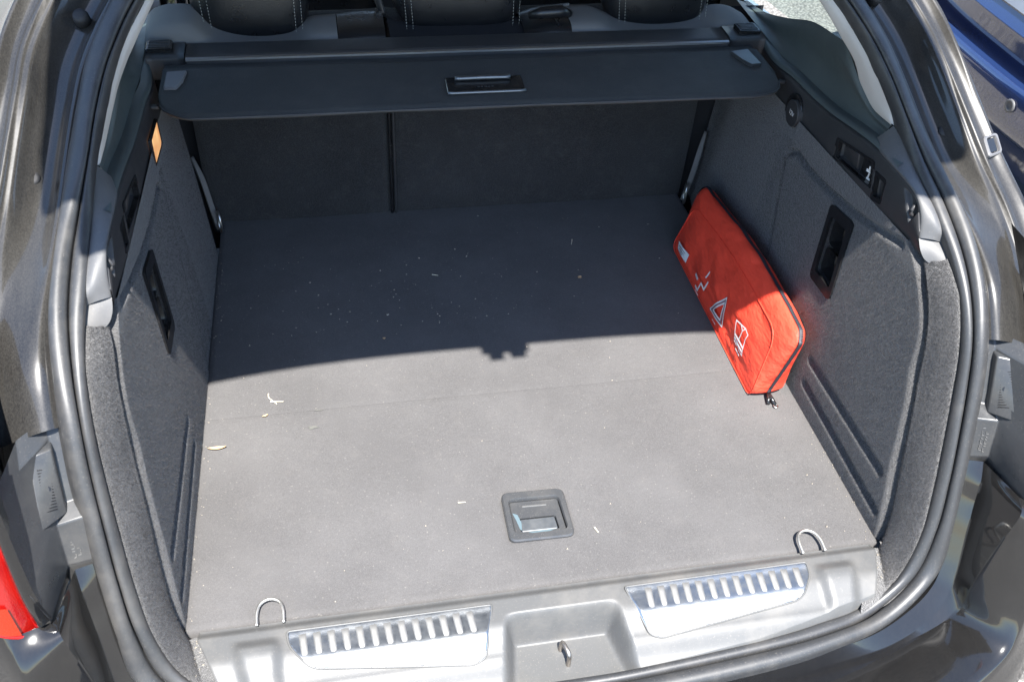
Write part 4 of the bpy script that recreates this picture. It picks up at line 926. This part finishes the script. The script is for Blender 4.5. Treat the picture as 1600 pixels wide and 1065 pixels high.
V.append((face_x(*fc), fc[0], fc[1]))
for k in range(rings - 1):
    for i in range(n): F.append((k * n + i, k * n + (i + 1) % n, (k + 1) * n + (i + 1) % n, (k + 1) * n + i))
for i in range(n): F.append(((rings - 1) * n + i, (rings - 1) * n + (i + 1) % n, rings * n))
# gusset from the printed face round to the wall side
gs = 12; base = len(V)
def gus(p, v):
    d = p - fc; out = d / (np.linalg.norm(d) + 1e-9)
    top = float(sst(np.array(p[1]), .02, .11)); endf = float(sst(np.array(.365 - p[0]), 0, .03)); endr = float(sst(np.array(p[0] - .755), 0, .03))
    dome = (.034 * top * (1 - .3 * endr) + .005 * endf + .006 * endr) * math.sin(math.pi * v) ** .75
    y = p[0] + (out[0] * dome if (endf or endr) else 0) + .004 * v * endf + (.022 * v * endr); z = max(.003, p[1] + dome * top - .004 * v * top)
    x0 = face_x(p[0], p[1]); x1 = .499 + .17 * p[1]
    return np.array([x0 * (1 - v) + x1 * v, y, z + .0015 * math.sin(p[0] * 70 + v * 5) * top])
for k in range(1, gs + 1):
    for p in FO: V.append(tuple(gus(p, k / gs)))
for k in range(gs):
    for i in range(n):
        a = (base + (k - 1) * n) if k else 0; b = base + k * n; F.append((a + (i + 1) % n, a + i, b + i, b + (i + 1) % n))
F.append(tuple(base + (gs - 1) * n + i for i in range(n)))
bb = mesh('bag_body', V, F, 'bag', bag, True)
md = bb.modifiers.new('sub', 'SUBSURF'); md.levels = 1; md.render_levels = 1
# seam piping, zip tape along the gusset with teeth, sliders
tube('seam', [(face_x(*p) - .0005, p[0], p[1] + .0002) for p in FO], .0011, 'bag', bag, 6, None, 1, True)
zi = [i for i in range(n) if FO[i][1] > .012]; order = sorted(zi, key=lambda i: math.atan2(FO[i][1] - .0, FO[i][0] - .56))
zp = []; zl = []; zr = []
for i in order:
    a, b, c_ = gus(FO[i], .50), gus(FO[i], .565), gus(FO[i], .435); d = FO[i] - fc; nn = np.array([0, d[0] * .5 if abs(d[0]) > .19 else 0, max(.02, d[1])]); nn /= np.linalg.norm(nn)
    zp.append(a + nn * .0030); zl.append(b + nn * .0022); zr.append(c_ + nn * .0022)
loft('zip_tape', [zl, zp, zr], 'zip', bag, 120, 4, 1, True)
ce = rs(zp, 200); prt = []
for k in range(2, 198):
    t = ce[min(k + 1, 199)] - ce[k - 1]; t /= np.linalg.norm(t); x = np.cross(t, np.array([.0, .3, 1])); x /= np.linalg.norm(x); nz = np.cross(x, t); nz = nz if nz[2] > 0 or abs(nz[2]) < .3 else -nz
    p = ce[k] + nz * .0006; prt.append(([p - x * .0022 - t * .0004, p + x * .0022 - t * .0004, p + x * .0022 + t * .0004, p - x * .0022 + t * .0004], [(0, 1, 2, 3)]))
V2, F2 = join_vf(prt); mesh('zip_teeth', V2, F2, 'trim', bag, False)
e = ce[0] if ce[0][1] < .5 else ce[-1]
for dx, dy in ((-.006, -.018), (.006, -.022)):
    q = np.array(e); 
    tube('zip_puller', [(q[0], q[1] + .002, .010), (q[0] + dx * .5, q[1] - .008, .008), (q[0] + dx, q[1] + dy, .0045)], [.0042, .0038, .0034], 'gloss_black', bag, 8)
tube('puller_ring', [(e[0] + .006 + .004 * math.cos(a), e[1] - .024 + .004 * math.sin(a), .004) for a in np.linspace(0, 2 * math.pi, 14, endpoint=False)], .0012, 'steel', bag, 6, None, 1, True)
# white print on the face
def onf(p, h=.0030): return np.array([face_x(p[0], p[1]) - h, p[0], p[1] + h * .2])
def stroke(pts, w, closed=False):
    P = [np.array(p, float) for p in pts] + ([np.array(pts[0], float)] if closed else []); out = []
    for a, b in zip(P[:-1], P[1:]):
        k = max(2, int(np.linalg.norm(b - a) / .004)); d = (b - a) / (np.linalg.norm(b - a) + 1e-9); a2, b2 = a - d * w * .35, b + d * w * .35
        out.append(ribbon('', [onf(a2 * (1 - t) + b2 * t) for t in np.linspace(0, 1, k + 1)], w, np.array([-1, 0, .2]), None))
    return out
def fillp(pts=None, mat=None, name=None, h=.0030):
    P = [onf(p, h) for p in pts]; return mesh(name, P, [tuple(range(len(P)))], mat, bag, False)
prt = stroke([(.640, .040), (.640, .034)], .004) * 0
V2, F2 = join_vf(stroke([(.648, .037), (.631, .038)], .0062) + stroke([(.606, .074), (.6085, .059)], .0038) + stroke([(.632, .020), (.616, .021), (.612, .042), (.596, .038), (.594, .058)], .0042) + stroke([(.633, .009), (.613, .009)], .0016))
mesh('printed_marks', V2, F2, 'white_print', bag, False)
V2, F2 = join_vf(stroke([(.513, .085), (.556, .022), (.493, .030)], .0028, True) + stroke([(.5125, .073), (.543, .0305), (.506, .0355)], .0032, True) + stroke([(.534, .014), (.528, .015)], .0016) + stroke([(.525, .0152), (.516, .016)], .0016))
mesh('printed_triangle', V2, F2, 'white_print', bag, False)
V2, F2 = join_vf(stroke([(.5128, .079), (.5500, .0262), (.4995, .0325)], .0030, True)); V2 = [v - np.array([.0004, 0, 0]) for v in V2]; mesh('triangle_inner_line', V2, F2, 'red_print_dark', bag, False)
V2, F2 = join_vf(stroke([(.453, .081), (.435, .086), (.417, .091), (.403, .088), (.405, .075), (.401, .058), (.397, .044), (.411, .043), (.419, .049), (.425, .044), (.439, .043), (.443, .059)], .0026, True) + stroke([(.435, .086), (.423, .081), (.423, .049)], .0026) + stroke([(.417, .091), (.423, .081)], .0024) + stroke([(.441, .058), (.419, .059), (.401, .058)], .0036) + stroke([(.440, .050), (.418, .051), (.401, .050)], .0036) + stroke([(.427, .0335), (.419, .0335)], .0024) + stroke([(.417, .0333), (.408, .0332)], .0024))
mesh('printed_vest', V2, F2, 'white_print', bag, False)
fillp(h=.0050, pts=[(.750, .046), (.725, .047), (.700, .046), (.7005, .025), (.724, .027), (.747, .028)], mat=M.setdefault('label_grey', m_plastic('label', (.72, .74, .75), .6, 300, 0)), name='sewn_label')
V2, F2 = join_vf([ribbon('', [onf((.740 - k * .004, .042 - k * .005), .0058), onf((.710 + k * .004, .041 - k * .005), .0058)], .0014, np.array([-1, 0, .2]), None) for k in range(3)])
mesh('label_print', V2, F2, 'red_print_dark', bag, False)

# ================================================================== LITTER ON THE BOOT FLOOR
def leaf(name, x, y, L, w, ang, mat, label, curl=.004):
    V = []; F = []; k = 11
    for i, t in enumerate(np.linspace(0, 1, k)):
        ww = w * math.sin(math.pi * t) ** .8 + .0002
        for j, u in enumerate((-1, 0, 1)):
            V.append(((t - .5) * L, u * ww / 2, .0022 + curl * (abs(u) * .5 + .6 * (2 * t - 1) ** 2)))
    for i in range(k - 1):
        for j in range(2): F.append((i * 3 + j, i * 3 + j + 1, i * 3 + j + 4, i * 3 + j + 3))
    ca, sa = math.cos(ang), math.sin(ang); V = [(x + a * ca - b * sa, y + a * sa + b * ca, z) for a, b, z in V]
    o = mesh(name, V, F, mat, None); o['label'] = label; o['category'] = 'leaf'; return o
leaf('dry_leaf', -.498, .336, .030, .0065, .02, 'leaf_dry', 'pale brown dry leaf curled near the left edge of the boot floor')
leaf('dry_leaf', .210, .707, .009, .008, .6, 'leaf_dry', 'small orange dry leaf scrap in the shade, rear right of the floor', .003)
leaf('dry_leaf', -.203, .571, .006, .005, .2, 'leaf_dry', 'tiny reddish leaf scrap in the shade just behind the shadow edge', .002)
leaf('dry_leaf', -.421, .400, .011, .0035, .4, 'leaf_dry', 'small pinkish leaf scrap left of the straw twig', .002)
def bits(name, strokes, r, mat, label, cat):
    vs = []; fs = []
    for P in strokes:
        P = np.array(rs([(p[0], p[1], p[2] if len(p) > 2 else .0028) for p in P], 10)); k0 = len(vs)
        for i in range(10):
            t = P[min(i + 1, 9)] - P[max(i - 1, 0)]; t /= np.linalg.norm(t); x = np.cross(t, (0, 0, 1)); rr = r * (1 - .5 * i / 9)
            for a in range(6): vs.append(P[i] + rr * (x * math.cos(a * math.pi / 3) + np.array([0, 0, 1]) * math.sin(a * math.pi / 3)))
        for i in range(9):
            for a in range(6): fs.append((k0 + i * 6 + a, k0 + i * 6 + (a + 1) % 6, k0 + (i + 1) * 6 + (a + 1) % 6, k0 + (i + 1) * 6 + a))
    o = mesh(name, vs, fs, mat, None); o['label'] = label; o['category'] = cat; return o
bits('straw_twig', [[(-.4155, .452), (-.4145, .442), (-.406, .432)], [(-.412, .4325), (-.400, .4315), (-.390, .4300)], [(-.406, .432), (-.401, .425)]], .0011, 'straw', 'pale forked straw twig on the sunlit left part of floor', 'twig')
bits('straw_bit', [[(.225, .838), (.222, .828), (.219, .820)]], .0010, 'straw', 'short straw bit in the shade far back on the floor', 'straw')
bits('straw_bit', [[(.085, .090), (.089, .080)]], .0014, 'straw', 'short yellow straw bit right of the grab handle', 'straw')
bits('straw_bit', [[(-.090, .752), (-.078, .748)]], .0008, 'straw', 'thin pale fibre in the shaded middle of the floor', 'straw')
bits('straw_bit', [[(-.120, .169), (-.108, .168)]], .0010, 'straw', 'small pale chip left of the grab handle', 'straw')
# fine crumbs: uncountable
V = []; F = []
for i in range(330):
    x = rng.uniform(-.51, .51); y = rng.uniform(.01, .98)
    if abs(x) < .056 and .075 < y < .18: continue
    if x > .41 and .3 < y < .83: continue
    if i < 220: x = -.15 + rng.normal() * .22; y = .60 + abs(rng.normal()) * .20
    if abs(x) > .5 or y > .97: continue
    r = .0005 + .0012 * rng.random() ** 3; k = len(V)
    V += [(x - r, y - r * .8, .001), (x + r, y - r * .6, .001), (x + r * .2, y + r, .001), (x, y, .001 + r * 1.4)]; F += [(k, k + 1, k + 3), (k + 1, k + 2, k + 3), (k + 2, k, k + 3)]
for i in range(150):
    sx = rng.choice((-1, 1)); x = sx * rng.uniform(.500, .548); y = rng.uniform(-.070, -.014); r = .0005 + .0009 * rng.random() ** 2; k = len(V); z = .0015 if x * sx < .53 else .006
    V += [(x - r, y - r * .8, z), (x + r, y - r * .6, z), (x + r * .2, y + r, z), (x, y, z + r * 1.4)]; F += [(k, k + 1, k + 3), (k + 1, k + 2, k + 3), (k + 2, k, k + 3)]
for i in range(160):
    sx = rng.choice((-1, 1)); y = rng.uniform(.0, .9); x = sx * (.526 - .0135 * y - abs(rng.normal()) * .012)
    if x > .40 and .3 < y < .83: continue
    r = .0004 + .0008 * rng.random() ** 2; k = len(V)
    V += [(x - r, y - r * .8, .0005), (x + r, y - r * .6, .0005), (x + r * .2, y + r, .0005), (x, y, .001 + r * 1.4)]; F += [(k, k + 1, k + 3), (k + 1, k + 2, k + 3), (k + 2, k, k + 3)]
o = mesh('crumbs', V, F, 'crumb', None, False); o['kind'] = 'stuff'; o['label'] = 'pale crumbs and grit scattered on the boot floor'

# ================================================================== BLUE CAR PARKED BESIDE (tail towards the black car)
bc = empty('parked_car', (2.2, 2.0, GROUND), 'glossy blue car parked beside, its bumper seen at top right', 'car')
YS = [(-.9), (-.75), (-.5), 0, .5, .75, .9]
def prof_car(name, prof, mat, y0=.95, y1=2.65, n=40, bow=.16, parent=bc):
    """sweep an (x, z) profile along y with the bowed plan of a bumper"""
    G = []
    for y in np.linspace(y0, y1, n):
        t = (y - (y0 + y1) / 2) / ((y1 - y0) / 2); dx = bow * abs(t) ** 2.6
        G.append(rs([(x + .155 + dx, y, z) for x, z in prof], 6 * len(prof)))
    return grid(name, np.array(G), mat, parent)
prof_car('bumper_lower', [(1.80, -.42), (1.76, -.30), (1.68, -.255), (1.645, -.215), (1.640, -.15), (1.642, -.10), (1.650, -.088)], 'blue_paint')
prof_car('bumper_ledge', [(1.650, -.088), (1.660, -.084), (1.682, -.083)], 'blue_paint')
prof_car('shut_line', [(1.682, -.083), (1.690, -.112), (1.712, -.116), (1.718, -.113)], 'blue_dark')
prof_car('boot_lid', [(1.718, -.113), (1.7225, -.10), (1.724, -.05), (1.724, .00), (1.7225, .010)], 'blue_paint')
prof_car('lid_lip', [(1.7225, .010), (1.735, .024), (1.752, .046)], 'blue_paint')
prof_car('lid_upper', [(1.752, .046), (1.756, .12), (1.752, .19), (1.745, .205), (1.80, .34), (2.05, .55)], 'blue_paint')
prof_car('cabin_roof', [(2.05, .55), (2.3, .72), (2.8, .84), (3.6, .86), (4.3, .7)], 'blue_paint', 1.05, 2.55, bow=.05)
prof_car('car_sides', [(1.80, -.46), (2.6, -.46), (4.2, -.46), (5.2, -.44)], 'blue_dark')
for yy in (.95, 2.65):
    slab('door_side', [(1.85, yy, -.44), (5.6, yy, -.44), (5.6, yy, .1), (4.4, yy, .3), (2.1, yy, .34), (1.87, yy, .15)], 'blue_paint', bc)
for yy in (1.06, 2.54): tube('wheel', [(2.75 + .24 * math.cos(a), yy, GROUND + .32 + .24 * math.sin(a)) for a in np.linspace(0, 2 * math.pi, 24, endpoint=False)], .09, 'rubber', bc, 10, None, 1, True)
def yz_disc(name, y, z, x, r, mat, parent):
    V = []; n = 20
    for rr, dx in ((r, .004), (r, -.001), (r * .62, -.002), (r * .55, .001), (r * .25, .001)):
        V += [(x + dx, y + rr * math.cos(a), z + rr * math.sin(a)) for a in np.linspace(0, 2 * math.pi, n, endpoint=False)]
    F = [(k * n + i, k * n + (i + 1) % n, (k + 1) * n + (i + 1) % n, (k + 1) * n + i) for k in range(4) for i in range(n)] + [tuple(4 * n + i for i in range(n))]
    return mesh(name, V, F, mat, parent)
yz_disc('parking_sensor', 1.548, -.137, 1.797, .021, 'trim_light', bc)
npl = box('number_plate', (1.8975, 1.54, .056), (1.906, 2.06, .168), 'white_print', bc, .003)
box('plate_band', (1.8960, 1.54, .056), (1.8972, 1.58, .168), M.setdefault('plate_blue', m_plastic('plate_band', (.02, .25, .75), .4, 200, 0)), npl, .0004)

# ================================================================== MADE-UP BUSH standing in for dappled shade past the left rear door
sh = empty('added_shrub', (-1.0, 3.5, GROUND), 'dark leafy bush made up for the dappled shade past the open left rear door', 'added_shrub')
V = []; F = []
for i in range(900):
    a = rng.uniform(0, 6.28); r = .5 * rng.random() ** .5; z = GROUND + rng.random() * .75; x, y = -1.05 + r * math.cos(a), 3.6 + r * math.sin(a)
    n_ = rng.normal(size=3); n_ /= np.linalg.norm(n_); t = np.cross(n_, (0, 0, 1.)); t /= np.linalg.norm(t); b = np.cross(n_, t); L_ = .035 + .03 * rng.random(); k = len(V); p = np.array([x, y, z])
    V += [p - t * L_, p - b * L_ * .45, p + t * L_, p + b * L_ * .45]; F.append((k, k + 1, k + 2, k + 3))
o = mesh('foliage', V, F, 'leaf_green', sh, False); o['kind'] = 'stuff'
for i in range(6):
    a = i * 1.05; tube('stem', [(-1.05, 3.6, GROUND), (-1.05 + .15 * math.cos(a), 3.6 + .15 * math.sin(a), GROUND + .4), (-1.05 + .32 * math.cos(a), 3.6 + .32 * math.sin(a), GROUND + .7)], [.014, .01, .005], 'bark', sh, 6)
